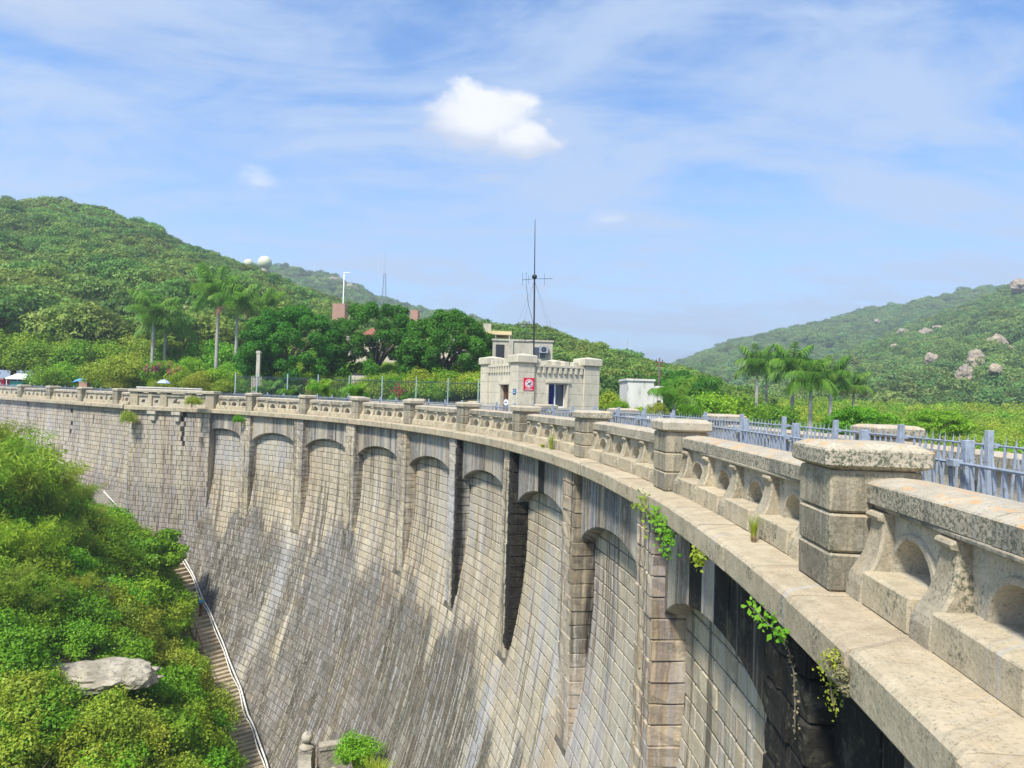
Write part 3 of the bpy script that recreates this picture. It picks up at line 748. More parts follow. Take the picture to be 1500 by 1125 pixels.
# wing
w0 = at(178, 592.5, 58.6)[:2]; w1 = at(-60, 580.5, 84.0)[:2]
WL = Line(w1, w0); LW = WL.len
wing = empty('wing_wall', (*w0, -6), parent=dam)
cornice(WL, -.1, LW + .2, wing, prm=RM)
npier = [at(x, 586, 1)[0] for x in (15.7, 58.7, 104.7, 157)]
def tfor(px):                      # arc position on the wing seen at photo column px
    best = min(np.linspace(0, LW, 600), key=lambda t: abs((lambda p: 750 + F * p[0] / p[1])(WL(np.array([[RM + .4, t, 0.]]))[0]) - px + 0))
    return float(best)
pts = [tfor(x + 13) for x in (-30, 15.7, 58.7, 104.7, 157)]
for i, t in enumerate(pts): pier(WL, t, wing, rc=RM + .78, lich=.1, simple=True, hw=.52)
for a, b in zip(pts[:-1], pts[1:]): parapet(WL, a + .43, b - .43, wing, nn_=3, rp=RM + .75, sgn=-1, back=.35, lich=.1, seg=8, coping=2)
parapet(WL, pts[-1] + .43, LW + .1, wing, nn_=1, rp=RM + .75, sgn=-1, back=.35, lich=.1, seg=8, coping=1)
def rwing(z): return RM + .45 - .012 * max(-2.6 - z, 0) ** 2 - .08 * max(-2.6 - z, 0)
wall_field(WL, 0, LW + 2.7, .34, 13, rwing, wing, 400, 'wing_stones', st_wing)
V = [(p[0], p[1], -.006) for p in (pA, pB)] + [(*ARC(np.array([[60, -4, 0]]))[0][:2], -.006), (*(w1 + np.array([8, 5])), -.006), (w1[0], w1[1] - .1, -.006), (w0[0], w0[1] + .2, -.006)]
def ray_dam(px, py):               # where the sight line through a photo position meets the battered wall
    d = FV + RV * (px - 750) / F + UV * (562.5 - py) / F
    for s in np.arange(5, 140, .05):
        p = np.array([0, 0, EYE]) + d * s
        if math.hypot(p[0] - CX, p[1] - CY) > float(Rwall(p[2])): return p
    return p
# ================================================================== STEEL FENCES ON THE WALKWAY
BARM = MB()
BARM.add([(-.012,-.012,0),(.012,-.012,0),(.012,.012,0),(-.012,.012,0),(-.013,-.013,1.02),(.013,-.013,1.02),(.013,.013,1.02),(-.013,.013,1.02),(0,0,1.20)],
         [(0,1,5,4),(1,2,6,5),(2,3,7,6),(3,0,4,7),(4,5,8),(5,6,8),(6,7,8),(7,4,8),(0,3,2,1)])
bar_me = mesh('bar', BARM.verts(), BARM.Q, M['steel'])
def fence(frame, R, t0, t1, tilt, label, indiv, zb=.10, step=.15, pstep=1.95, near_end=True):
    f = empty('steel_fence', frame(np.array([[R, (t0+t1)/2, 0]]))[0], label, 'fence')
    o0 = WPOS[f.name]
    posts = np.arange(t1, t0, -pstep)
    for t in posts:
        q = empty('post', frame(np.array([[R, t, 0]]))[0], parent=f)
        V, Q = block(R - .04, R + .04, t - .04, t + .04, 0, 1.36, .006); wput('post_tube', frame(V), fl(Q), M['steel'], q)
        V, Q = block(R - .07, R + .07, t - .07, t + .07, .002, .03, .004); wput('base_plate', frame(V), fl(Q), M['steel'], q)
        for z in (.22, 1.16):
            V, Q = block(R - .062 + tilt * z, R + .02 + tilt * z, t - .062, t + .062, z - .03, z + .03, .004); wput('clamp', frame(V), fl(Q), M['steel'], q)
    for z in (.22, 1.16):
        for a, b in zip(posts[:-1], posts[1:]):
            p, q_ = frame(np.array([[R + tilt * z, a - .05, z]]))[0], frame(np.array([[R + tilt * z, b + .05, z]]))[0]
            wput('rail', MB().tube([p, q_], .017, 6).verts(), MB().tube([p, q_], .017, 6).Q, M['steel'], f)
    bars = [t for t in np.arange(t1 + .5, t0, -step) if min(abs(posts - t)) > .07]
    VV, QQ, n_ = [], [], 0
    for k_, t in enumerate(bars):
        t = t + random.uniform(-.01, .01)
        B = frame(np.array([[R + tilt * zb, t, zb]]))[0]; T = frame(np.array([[R + tilt * 1.3 + random.uniform(-.012, .012), t + random.uniform(-.012, .012), zb + 1.2]]))[0]
        d = (T - B) / 1.2
        if k_ < indiv:
            o = bpy.data.objects.new('bar', bar_me); COL.objects.link(o); o.parent = f; o.location = B - o0
            o.rotation_euler = Vector(d).to_track_quat('Z', 'Y').to_euler()
        else:
            Vb = BARM.verts(); VV.append(B + Vb[:, :1] * np.array([1, 0, 0]) + Vb[:, 1:2] * np.array([0, 1, 0]) + Vb[:, 2:3] * d); QQ += [tuple(i + n_ for i in q) for q in BARM.Q]; n_ += len(Vb)
    if VV: wput('bars', np.concatenate(VV), QQ, M['steel'], f, kind='stuff')
fence(ARC, 54.05, -4.6, 9.3 * SP, -.075, 'blue-grey spiked steel fence close behind the carved parapet', 260)
fence(ARC, 56.35, 4.75 * SP, 9.4 * SP, .075, 'blue-grey spiked steel fence on the far side of the walkway', 160)
fence(WL, RM + 1.6, 0, LW, 0, 'blue-grey steel fence behind the parapet at the far left end', 140, step=.18)

# ================================================================== TERRAIN
def rbf(ctrl):
    C = np.array(ctrl, float); n = len(C); A = np.zeros((n+3, n+3)); D_ = np.hypot(C[:, None, 0] - C[None, :, 0], C[:, None, 1] - C[None, :, 1])
    A[:n, :n] = D_ + np.eye(n) * .5; A[:n, n] = 1; A[:n, n+1] = C[:, 0]; A[:n, n+2] = C[:, 1]; A[n, :n] = 1; A[n+1, :n] = C[:, 0]; A[n+2, :n] = C[:, 1]
    w_ = np.linalg.solve(A, np.concatenate([C[:, 2], [0, 0, 0]]))
    return lambda x, y: (np.hypot(np.subtract.outer(np.asarray(x), C[:, 0]), np.subtract.outer(np.asarray(y), C[:, 1])) @ w_[:n]) + w_[n] + w_[n+1] * np.asarray(x) + w_[n+2] * np.asarray(y)
TOE = [(-14.0, -8.5), (-9, -9.9), (-5.3, -11.2), (-.4, -13.95), (5.3, -16.3), (10.8, -18.0), (15.6, -18.9), (22, -20.5), (34, -21.5), (48, -22), (60, -22)]
ctrl = []
for t, z in TOE:
    r = float(Rwall(z)) - .9; p = ARC(np.array([[r, t, z - .25]]))[0]; ctrl.append(p)
for x, y, Y, dz in ((0, 1125, 27, -.8), (0, 980, 31, -.8), (0, 850, 35, -1.0), (0, 700, 41, -1.6), (60, 690, 46, -1.6), (140, 985, 33.5, -.4), (120, 760, 50, -1.2), (160, 760, 56, -.3), (250, 1125, 31, -.8), (250, 1000, 38, -.8), (180, 870, 43, -.8), (-150, 640, 45, -1), (-200, 1000, 30, -1)):
    p = at(x, y, Y); ctrl.append((p[0], p[1], p[2] + dz))
for t, z in ((0, -3.5), (8, -5), (16, -6.5), (22, -7.8), (27, -8.5)):
    p = WL(np.array([[RM - .5, t, z]]))[0]; ctrl.append(p)
ctrl += [(-8, 8, -21), (-30, 5, -15), (-55, 30, -3), (-70, 60, 2), (-5, -15, -22), (-40, -10, -16)]
zter = rbf(ctrl)
xs = np.arange(-75, 8, 1.0); ys = np.arange(-25, 95, 1.0); X, Y = np.meshgrid(xs, ys, indexing='ij'); Z = zter(X.ravel(), Y.ravel()).reshape(X.shape)
Rr = np.hypot(X - CX, Y - CY)
Z += .25 * np.sin(X * .9 + 1.3 * np.sin(Y * .5)) * np.sin(Y * .8)
keep = lambda x, y: True
V = np.stack([X.ravel(), Y.ravel(), Z.ravel()], 1); nx, ny = X.shape
wl_side = (np.stack([X.ravel(), Y.ravel()], 1) - WL.p) @ WL.n
Q = []
okv = (np.hypot(V[:, 0] - CX, V[:, 1] - CY) < 53.6) & (wl_side < 1.2)
okv &= ~((V[:, 1] > 56.5) & (V[:, 0] > -31.5))
for i in range(nx-1):
    for j in range(ny-1):
        q = (i*ny+j, (i+1)*ny+j, (i+1)*ny+j+1, i*ny+j+1)
        if all(okv[k_] for k_ in q): Q.append(q)
wput('valley_slope', V, Q, M['soil'], kind='structure', smooth=True)

# upstream land: one sheet out to the horizon, rising behind the far abutment
def zland(x, y):
    sd = (x - WL.p[0]) * WL.n[0] + (y - WL.p[1]) * WL.n[1]; q = np.where(x < -27, sd, np.hypot(x - CX, y - CY) - 54.5)
    left = np.clip((q - 5) * .14, -.02, 3.4)
    w_ = np.clip((x - 3) / 8, 0, 1)
    right = -5.0 + np.clip((np.hypot(x, y) - 60) * .03, 0, 3)
    out = left * (1 - w_) + right * w_
    return out
xs = np.concatenate([np.linspace(-1500, -90, 12), np.linspace(-85, 120, 96), np.linspace(130, 2500, 16)])
ys = np.concatenate([np.linspace(-300, -5, 6), np.linspace(0, 170, 86), np.linspace(185, 4000, 18)])
X, Y = np.meshgrid(xs, ys, indexing='ij'); Z = zland(X, Y); V = np.stack([X.ravel(), Y.ravel(), Z.ravel() - .01], 1); nx, ny = X.shape
side = (np.stack([X.ravel(), Y.ravel()], 1) - WL.p) @ WL.n
RR = np.hypot(V[:, 0] - CX, V[:, 1] - CY)
okv = np.where(V[:, 0] < -27, side > 2.4, RR > 57.2)
okv = np.where((V[:, 0] < -27), side > .9, okv)
V[:, 2] = np.where((V[:, 0] < 3) & (V[:, 2] < .0), -.012, V[:, 2])
Q = [(i*ny+j, (i+1)*ny+j, (i+1)*ny+j+1, i*ny+j+1) for i in range(nx-1) for j in range(ny-1) if okv[i*ny+j] and okv[(i+1)*ny+j] and okv[(i+1)*ny+j+1] and okv[i*ny+j+1]]
wput('ground', V, Q, M['soil'], kind='structure', smooth=True)
# paved strip behind wing and bastion
V = []
for t in np.linspace(0, LW, 8):
    for r in (RM + .9, RM + 5): V.append(WL(np.array([[r, t, .001]]))[0])
k_ = len(V)
for t in np.linspace(0, LB, 5):
    for r in (RM + .9, RM + 7): V.append(BL(np.array([[r, t, .004]]))[0])
Q = [(2*a, 2*a+1, 2*a+3, 2*a+2) for a in range(7)] + [(k_+2*a, k_+2*a+1, k_+2*a+3, k_+2*a+2) for a in range(4)]
wput('promenade', np.array(V), Q, M['paving'], kind='structure')

# ---- foliage
def leafcloud(cent, crad, n, size, rg, up=.35, flat=1.0, asp=.55, fuzz=.07):
    """n leaf quads spread over the outside of lumps"""
    cent = np.asarray(cent, float); crad = np.asarray(crad, float)
    k_ = rg.choice(len(cent), n, p=crad**2 / (crad**2).sum())
    d = rg.normal(size=(n, 3)); d[:, 2] += up; d /= np.linalg.norm(d, axis=1)[:, None]
    rad = crad[k_] * (rg.uniform(.55, 1.06, n) ** .6)
    P = cent[k_] + d * rad[:, None] * np.array([1, 1, flat]) + rg.normal(size=(n, 3)) * (fuzz * crad[k_])[:, None]
    nrm = d + rg.normal(size=(n, 3)) * .55 + np.array([0, 0, .35]); nrm /= np.linalg.norm(nrm, axis=1)[:, None]
    a = np.cross(nrm, rg.normal(size=(n, 3))); a /= np.linalg.norm(a, axis=1)[:, None]; b = np.cross(nrm, a)
    s = (size * rg.uniform(.6, 1.4, n))[:, None]
    V = np.stack([P - a*s, P + b*s*asp, P + a*s, P - b*s*asp], 1).reshape(-1, 3)
    return V, np.arange(4*n).reshape(n, 4)
def lumps(n, rx, ry, rz, z0, r0, r1, rg, low=-.15):
    out = []; tries = 0
    while len(out) < n and tries < 9000:
        tries += 1
        d = rg.normal(size=3); d /= np.linalg.norm(d)
        if d[2] < low: continue
        q = rg.uniform(.55, .98) if n < 100 else rg.uniform(.80, .98)
        p = np.array([d[0]*rx*q, d[1]*ry*q, z0 + d[2]*rz*q])
        r = rg.uniform(r0, r1)
        if all(np.linalg.norm(p - o[0]) > .50*(r + o[1]) for o in out) or tries > 3000: out.append((p, r))
    return np.array([o[0] for o in out]), np.array([o[1] for o in out])
def wood(rg, h, spread, r, n=6, z0=0.0):
    m_ = MB(); top = np.array([rg.uniform(-.1, .1)*h, rg.uniform(-.1, .1)*h, h*.55])
    m_.tube([(0, 0, z0 - .4), (0, 0, z0 + .1), top*.5, top], [r*1.3, r, r*.8, r*.6], 7)
    for i in range(n):
        a = 2*PI*i/n + rg.uniform(-.4, .4); e = np.array([math.cos(a)*spread, math.sin(a)*spread, h*rg.uniform(.75, 1.0)])
        st_ = top * rg.uniform(.55, 1.0); mid = (st_ + e)/2 + np.array([0, 0, .12*h]); m_.tube([st_, mid, e], [r*.5, r*.32, r*.1], 5)
        for j in range(2):
            e2 = e + rg.normal(size=3)*spread*.3; m_.tube([mid, (mid+e2)/2 + np.array([0, 0, .05*h]), e2], [r*.25, r*.14, r*.05], 4)
    return m_
def tree_me(seed, nl, rx, rz, z0, r0, r1, n, size, mt, low=-.15, flat=.8, ry=None, asp=.55, fuzz=.07):
    rg = np.random.default_rng(seed); c, r = lumps(nl, rx, ry or rx, rz, z0, r0, r1, rg, low)
    V, Q = leafcloud(c, r, n, size, rg, flat=flat, asp=asp, fuzz=fuzz)
    return mesh('crown', V, Q, M[mt])
def wood_me(seed, h, spread, r, n=6):
    m_ = wood(np.random.default_rng(seed), h, spread, r, n); return mesh('trunk', m_.verts(), m_.Q, M['bark'], True)
hill_tree = [(tree_me(100+i, 26, 3.4+.4*(i % 3), 2.3+.3*(i % 2), 4.2, .9, 1.7, 5200, .19, 'leaf_hill', low=-.1, flat=.6), wood_me(200+i, 5.4, 2.2, .22)) for i in range(5)]
far_tree = [tree_me(300+i, 16, 3.6, 2.6, 3.2, 1.1, 2.0, 3600, .23, 'leaf_far', flat=.6) for i in range(4)]
bushes = {}
for kx, mt, sz, n, fl_ in (('mid', 'leaf_mid', .058, 4600, .8), ('bright', 'leaf_bright', .055, 4400, .7), ('yellow', 'leaf_yellow', .05, 4600, .8)):
    bushes[kx] = [tree_me(400+i+len(kx)*10, 22, 1.1, .8, .45, .18, .48, n, sz, mt, low=-.2, flat=fl_, fuzz=.28) for i in range(3)]
def feather_me(seed, n, h, mt, spread=.9, size=.085):
    """thicket of thin arching stems carrying narrow leaves"""
    rg = np.random.default_rng(seed); V = []; st_ = MB()
    for i in range(26):
        a = rg.uniform(0, 2*PI); l = h*rg.uniform(.6, 1.1); lean = rg.uniform(.1, .55)
        p = [np.array([math.cos(a)*q*q*l*lean + math.cos(a)*.2, math.sin(a)*q*q*l*lean + math.sin(a)*.2, l*q*(1 - .25*q*q)]) for q in np.linspace(0, 1, 7)]
        if i % 3 == 0: st_.tube(p, [.02, .018, .016, .014, .012, .01, .006], 3, False)
        m_ = n // 26; q = rg.uniform(.18, 1, m_); pi_ = np.array([np.interp(q, np.linspace(0, 1, 7), [x[c] for x in p]) for c in range(3)]).T + rg.normal(size=(m_, 3))*.13*spread
        d = rg.normal(size=(m_, 3)); d[:, 2] -= .3; d /= np.linalg.norm(d, axis=1)[:, None]; b = np.cross(d, rg.normal(size=(m_, 3))); b /= np.linalg.norm(b, axis=1)[:, None]
        s = (size*rg.uniform(.7, 1.5, m_))[:, None]
        V.append(np.stack([pi_, pi_ + d*s + b*s*.16, pi_ + d*s*2, pi_ + d*s - b*s*.16], 1).reshape(-1, 3))
    V = np.concatenate(V); 
    return mesh('leaves', V, np.arange(len(V)).reshape(-1, 4), M[mt]), mesh('stems', st_.verts(), st_.Q, M['twig'])
feath = [feather_me(500+i, 7500, 2.6, 'leaf_yellow' if i != 1 else 'leaf_mid') for i in range(3)]
twiggy = [feather_me(520+i, 700, 2.4, 'twig', 1.2, .06) for i in range(2)]
grass_me = []
for i in range(3):
    rg = np.random.default_rng(600+i); V = []
    for j in range(90):
        a = rg.uniform(0, 2*PI); l = rg.uniform(.5, 1.0); w_ = .018; ln = rg.uniform(.1, .7); dx, dy = math.cos(a), math.sin(a); r = rg.uniform(0, .12)
        p = [np.array([dx*(r + ln*l*q*q), dy*(r + ln*l*q*q), l*q*(1-.3*q*q)]) for q in (0, .35, .7, 1)]; sd_ = np.array([-dy, dx, 0])
        for u_ in range(3):
            w0_, w1_ = w_*(1-u_/3.2), w_*(1-(u_+1)/3.2); V += [p[u_]-sd_*w0_, p[u_]+sd_*w0_, p[u_+1]+sd_*w1_, p[u_+1]-sd_*w1_]
    grass_me.append(mesh('blades', np.array(V), np.arange(len(V)).reshape(-1, 4), M['leaf_yellow' if i else 'leaf_mid']))
PROTO = []
def scatter(name, P, meshes, idx, sc, seed, mats=None, **k):
    """stuff nobody could count: instances on points"""
    rg = np.random.default_rng(seed); P = np.asarray(P, float); n = len(P)
    coll = bpy.data.collections.new(name + '_kinds')
    for i, me in enumerate(meshes):
        o = bpy.data.objects.new(f'{name}_kind_{i:02d}', me); coll.objects.link(o)
    o0 = P.mean(0); me = bpy.data.meshes.new(name); me.vertices.add(n); me.vertices.foreach_set('co', (P - o0).astype(np.float32).ravel())
    a = me.attributes.new('rot', 'FLOAT_VECTOR', 'POINT'); rot = np.stack([rg.normal(size=n)*.08, rg.normal(size=n)*.08, rg.uniform(0, 2*PI, n)], 1); a.data.foreach_set('vector', rot.astype(np.float32).ravel())
    a = me.attributes.new('sc', 'FLOAT', 'POINT'); a.data.foreach_set('value', np.asarray(sc, np.float32))
    a = me.attributes.new('kind_idx', 'INT', 'POINT'); a.data.foreach_set('value', np.asarray(idx, np.int32))
    o = bpy.data.objects.new(name, me); COL.objects.link(o); o.location = o0; tag(o, kind='stuff', **k)
    g = bpy.data.node_groups.new(name, 'GeometryNodeTree'); g.is_modifier = True
    g.interface.new_socket('Geometry', in_out='INPUT', socket_type='NodeSocketGeometry'); g.interface.new_socket('Geometry', in_out='OUTPUT', socket_type='NodeSocketGeometry')
    gi = g.nodes.new('NodeGroupInput'); go = g.nodes.new('NodeGroupOutput'); ip = g.nodes.new('GeometryNodeInstanceOnPoints'); ci = g.nodes.new('GeometryNodeCollectionInfo')
    ci.inputs['Collection'].default_value = coll; ci.inputs['Separate Children'].default_value = True; ci.inputs['Reset Children'].default_value = True
    def attr(nm, ty):
        q = g.nodes.new('GeometryNodeInputNamedAttribute'); q.data_type = ty; q.inputs['Name'].default_value = nm; return q.outputs['Attribute']
    ip.inputs['Pick Instance'].default_value = True
    g.links.new(gi.outputs[0], ip.inputs['Points']); g.links.new(ci.outputs[0], ip.inputs['Instance']); g.links.new(attr('kind_idx', 'INT'), ip.inputs['Instance Index'])
    g.links.new(attr('rot', 'FLOAT_VECTOR'), ip.inputs['Rotation']); g.links.new(attr('sc', 'FLOAT'), ip.inputs['Scale']); g.links.new(ip.outputs[0], go.inputs[0])
    md = o.modifiers.new('scatter', 'NODES'); md.node_group = g
    return o

# ---- hills
def hill(name, ridge, Yb, zb, back=.35, power=1.1, ncol=70, nrow=40, amp=3.0, mt='soil'):
    px = np.array([r[0] for r in ridge], float); T = np.array([at(*r) for r in ridge])
    q = np.linspace(px[0], px[-1], ncol)
    zr = np.interp(q, px, T[:, 2]); Yr = np.interp(q, px, T[:, 1]); xr = np.interp(q, px, T[:, 0] / T[:, 1])
    yb = Yb if hasattr(Yb, '__len__') else (Yb, Yb); Yb_ = np.linspace(yb[0], yb[1], ncol)
    def f(u, s):                    # u in 0..1 across, s 0 base .. 1 ridge .. >1 behind
        c = u * (ncol - 1); g = lambda A: np.interp(c, np.arange(ncol), A)
        Yv = g(Yb_) + (g(Yr) - g(Yb_)) * s; x = g(xr) * Yv
        sh = np.where(s <= 1, np.clip(s, 0, 1) ** power, 1 - (s - 1) * 1.2)
        z = zb + (g(zr) - zb) * sh + amp * np.sin(u * 23 + s * 5) * np.sin(s * 9 + u * 11) * np.clip(s * (1 - s) * 3, 0, 1)
        return np.stack([x, Yv, z], -1)
    U_, S_ = np.meshgrid(np.linspace(0, 1, ncol), np.linspace(0, 1 + back, nrow), indexing='ij')
    V = f(U_.ravel(), S_.ravel()); Q = [(i*nrow+j, (i+1)*nrow+j, (i+1)*nrow+j+1, i*nrow+j+1) for i in range(ncol-1) for j in range(nrow-1)]
    wput(name, V, Q, M[mt], kind='structure', smooth=True)
    return f
def cover(name, f, n, meshes, s0, s1, sc0, sc1, seed, s_pow=1.0, zoff=-.6):
    rg = np.random.default_rng(seed); u = rg.uniform(0, 1, n*2); s = rg.uniform(s0**2, s1**2, n*2) ** .5
    P = f(u, s)[:n]; P[:, 2] += zoff
    scatter(name, P, meshes, rg.integers(0, len(meshes), n), rg.uniform(sc0, sc1, n), seed)
CAN = 3.0                          # crowns stand above the hill surface
left_ridge = [(-260, 318, 215), (-80, 321, 220), (0, 325, 220), (70, 330, 220), (135, 337, 222), (200, 356, 225), (245, 378, 228), (300, 404, 230), (370, 426, 235), (430, 452, 240), (490, 474, 245), (560, 494, 250), (640, 506, 250)]
fl_hill = hill('left_hill', left_ridge, (84, 100), 3.0, amp=3.5)
cover('hillside_forest', fl_hill, 2100, [h[0] for h in hill_tree], .10, 1.12, .85, 1.5, 21, zoff=-1.5)
mid_ridge = [(300, 408, 640), (400, 404, 640), (440, 411, 640), (480, 418, 640), (520, 435, 640), (560, 456, 640), (610, 468, 640), (680, 475, 640), (760, 513, 640), (1000, 573, 640)]
fm = hill('distant_hill', mid_ridge, 330, 5, amp=6)
cover('distant_forest', fm, 1700, far_tree, .2, 1.08, 1.5, 2.3, 22)
gate_ridge = [(560, 502, 150), (620, 504, 150), (700, 510, 150), (750, 512, 150), (800, 522, 148), (850, 537, 145), (880, 552, 142), (940, 574, 138), (1000, 592, 130), (1050, 617, 122), (1090, 632, 118)]
fg = hill('wooded_knoll', gate_ridge, 92, -2, amp=1.2, ncol=40, nrow=24)
cover('knoll_forest', fg, 420, [h[0] for h in hill_tree], .05, 1.08, .75, 1.25, 23, zoff=-1.8)
right_ridge = [(930, 572, 720), (1000, 545, 720), (1060, 520, 720), (1120, 506, 715), (1180, 492, 710), (1250, 474, 700), (1320, 462, 690), (1400, 444, 680), (1450, 437, 670), (1500, 440, 660), (1700, 412, 640)]
fr1 = hill('far_right_hill', right_ridge, 330, -6, amp=8)
cover('far_right_forest', fr1, 3000, far_tree, .05, 1.08, 1.4, 2.4, 24)
near_ridge = [(1040, 616, 400), (1100, 594, 405), (1180, 559, 410), (1250, 534, 415), (1330, 499, 420), (1400, 474, 420), (1450, 454, 420), (1500, 434, 415), (1620, 414, 400), (1800, 404, 380)]
fr2 = hill('right_hill', near_ridge, 150, -5, amp=4)
cover('right_hill_forest', fr2, 3600, far_tree, .02, 1.08, 1.0, 1.75, 25)

HAZE = .0006
# ---- individual trees
def put_tree(name, me_c, me_t, loc, sc, label, cat='tree', group=None, rz=None):
    o = empty(name, loc, label, cat, group, rz=random.uniform(0, 6.28) if rz is None else rz)
    o.scale = (sc, sc, sc) if not hasattr(sc, '__len__') else sc
    put('crown', me_c, o)
    if me_t is not None: put('trunk', me_t, o)
    return o
def hill_z(f, x, y):               # height of a hill sheet near a point
    U_, S_ = np.meshgrid(np.linspace(0, 1, 120), np.linspace(0, 1, 80), indexing='ij'); P = f(U_.ravel(), S_.ravel())
    k_ = np.argmin((P[:, 0]-x)**2 + (P[:, 1]-y)**2); return P[k_, 2]
rg0 = np.random.default_rng(5)
u_ = rg0.uniform(.12, .86, 90); s__ = rg0.uniform(.03, .5, 90)
PP = fl_hill(u_, s__)
for i in range(90):
    h = hill_tree[i % 5]
    put_tree('hillside_tree', h[0], h[1], PP[i] + np.array([0, 0, -2.2]), rg0.uniform(1.0, 1.65), 'spreading green tree in the wood on the left hillside', 'tree', 'trees on the left hillside')
big = [(428, 568, 71, 5.6, 5.0, 'leaf_dark', 'round dark green tree leftmost of the three behind the tall fence'),
       (551, 566, 73, 5.8, 5.35, 'leaf_dark', 'round dark green tree in the middle of the three behind the tall fence'),
       (655, 570, 69, 5.1, 4.7, 'leaf_dark', 'round dark green tree rightmost of the three beside the gatehouse')]
for i, (x, y, Y, r, rz, mt, lb) in enumerate(big):
    b = at(x, y, Y); me = tree_me(700+i, 130, r*.93, rz*1.0, rz*.66, .45, .85, 80000, .10, mt, low=-.8, flat=.85, fuzz=.12)
    o = put_tree('banyan_tree', me, None, (b[0], b[1], b[2] - .3), 1.0, lb, group='three round trees behind the tall fence', rz=0)
    put('trunk', wood_me(710+i, rz*1.1, r*.55, .28, 9), o)
mangoish = tree_me(741, 22, 1.35, 1.05, 1.3, .35, .65, 3600, .085, 'leaf_yellow', flat=.6)
print('verts ok')
# ---- palms
def palm(h, fl_, nf, seed, r=.2, shaft=1.0, mt='leaf_palm', dry=0):
    rg = np.random.default_rng(seed); o = empty('royal_palm', (0, 0, 0))
    m_ = MB(); m_.tube([(0, 0, -.5), (0, 0, 0), (0, 0, h*.35), (0, 0, h*.7), (0, 0, h)], [r*1.35, r*1.2, r*1.05, r, r*.78], 10); m_.local('trunk', M['palm_bark'], o, smooth=True)
    m_ = MB(); m_.tube([(0, 0, h - .02), (0, 0, h + shaft*.25), (0, 0, h + shaft)], [r*.85, r*.9, r*.4], 9); m_.local('crownshaft', M['shaft'], o, smooth=True)
    fm_ = []
    for v in range(3):
        rv = np.random.default_rng(seed*10+v); V = []; MBr = MB(); n = 12
        droop = (1.3, 1.8, 2.0)[v]; e0 = (1.35, .95, .45)[v]; ang = e0; p = np.zeros(3); pts = [p.copy()]
        for j in range(n):
            ang -= droop / n * (.5 + j / n); p = p + np.array([math.cos(ang), 0, math.sin(ang)]) * fl_/n; pts.append(p.copy())
        MBr.tube(pts, list(np.linspace(.035, .008, n+1)), 4, False)
        for q in np.linspace(.12, 1, 60):
            c = np.array([np.interp(q, np.linspace(0, 1, n+1), [x[k] for x in pts]) for k in range(3)])
            ll = fl_*.30*math.sin(PI*min(1, q*.85+.15))**.6 + .1
            for sd_ in (-1, 1):
                d = np.array([.45, sd_*rv.uniform(.7, 1.0), rv.uniform(-.75, .25)]); d /= np.linalg.norm(d); w_ = np.array([.7, -sd_*.3, .3])*.036
                mid = c + d*ll*.55 + np.array([0, 0, -.05*ll]); e = c + d*ll*.9 + np.array([0, 0, -.45*ll])
                V += [c - w_, c + w_, mid + w_, mid - w_, mid - w_, mid + w_, e + w_*.3, e - w_*.3]
        k0 = MBr.n; MBr.add(V, [(4*a, 4*a+1, 4*a+2, 4*a+3) for a in range(len(V)//4)])
        fm_.append(MBr)
    mes = [mesh('frond', b.verts(), b.Q, M[mt]) for b in fm_]
    dm = mesh('dry_frond', fm_[2].verts(), fm_[2].Q, M['leaf_dry']) if dry else None
    for i in range(nf):
        v = i % 3; f = put('frond', mes[v], o, (0, 0, h + shaft*.85), i*2.4 + rg.uniform(-.2, .2)); s = rg.uniform(.85, 1.1); f.scale = (s, s, s)
    for i in range(dry):
        f = put('frond', dm, o, (0, 0, h + shaft*.6), i*1.7 + .5); f['label'] = 'dry brown drooping frond'; f.scale = (.8, .8, .8)
    return o
def put_palm(src, x, ybase, ytop, Y, label, group, h, sh):
    b = at(x, ybase, Y); z0 = b[2]
    top = at(x, ytop, Y)[2]; sc = (top - z0) / (h + sh)
    return dict(loc=b, sc=sc, label=label, cat='palm tree', group=group)
P1 = palm(5.2, 2.7, 17, 31, .19, 1.1); P2 = palm(5.0, 2.5, 13, 32, .17, .9, dry=4)
palms = [(P1, 222, 555, 468, 86, 'full crowned palm standing leftmost in the garden below the hill', 'palms in the left garden'),
         (P1, 240, 552, 482, 90, 'shorter palm touching the leftmost palm of the garden', 'palms in the left garden'),
         (P1, 316, 552, 440, 84, 'tall palm with a bright green shaft in front of the rock outcrop', 'palms in the left garden'),
         (P2, 344, 560, 452, 82, 'palm with brown dead fronds right of the tallest garden palm', 'palms in the left garden'),
         (P2, 384, 560, 458, 92, 'palm with a ragged dry crown behind the leftmost round tree', 'palms in the left garden'),
         (P1, 1107, 640, 541, 84, 'leftmost slim palm of the row beyond the walkway fences', 'palms in a row beyond the walkway fences'),
         (P2, 1121, 640, 540, 88, 'palm with brown fronds just right of the leftmost one beyond the fences', 'palms in a row beyond the walkway fences'),
         (P1, 1159, 650, 543, 74, 'tallest dark crowned palm of the row beyond the fences', 'palms in a row beyond the walkway fences'),
         (P1, 1186, 650, 562, 72, 'lower palm right of the tallest one beyond the fences', 'palms in a row beyond the walkway fences'),
         (P1, 1215, 645, 558, 82, 'second palm from the right in the row beyond the fences', 'palms in a row beyond the walkway fences'),
         (P2, 1249, 645, 570, 86, 'rightmost palm of the row beyond the fences', 'palms in a row beyond the walkway fences')]
used = set()
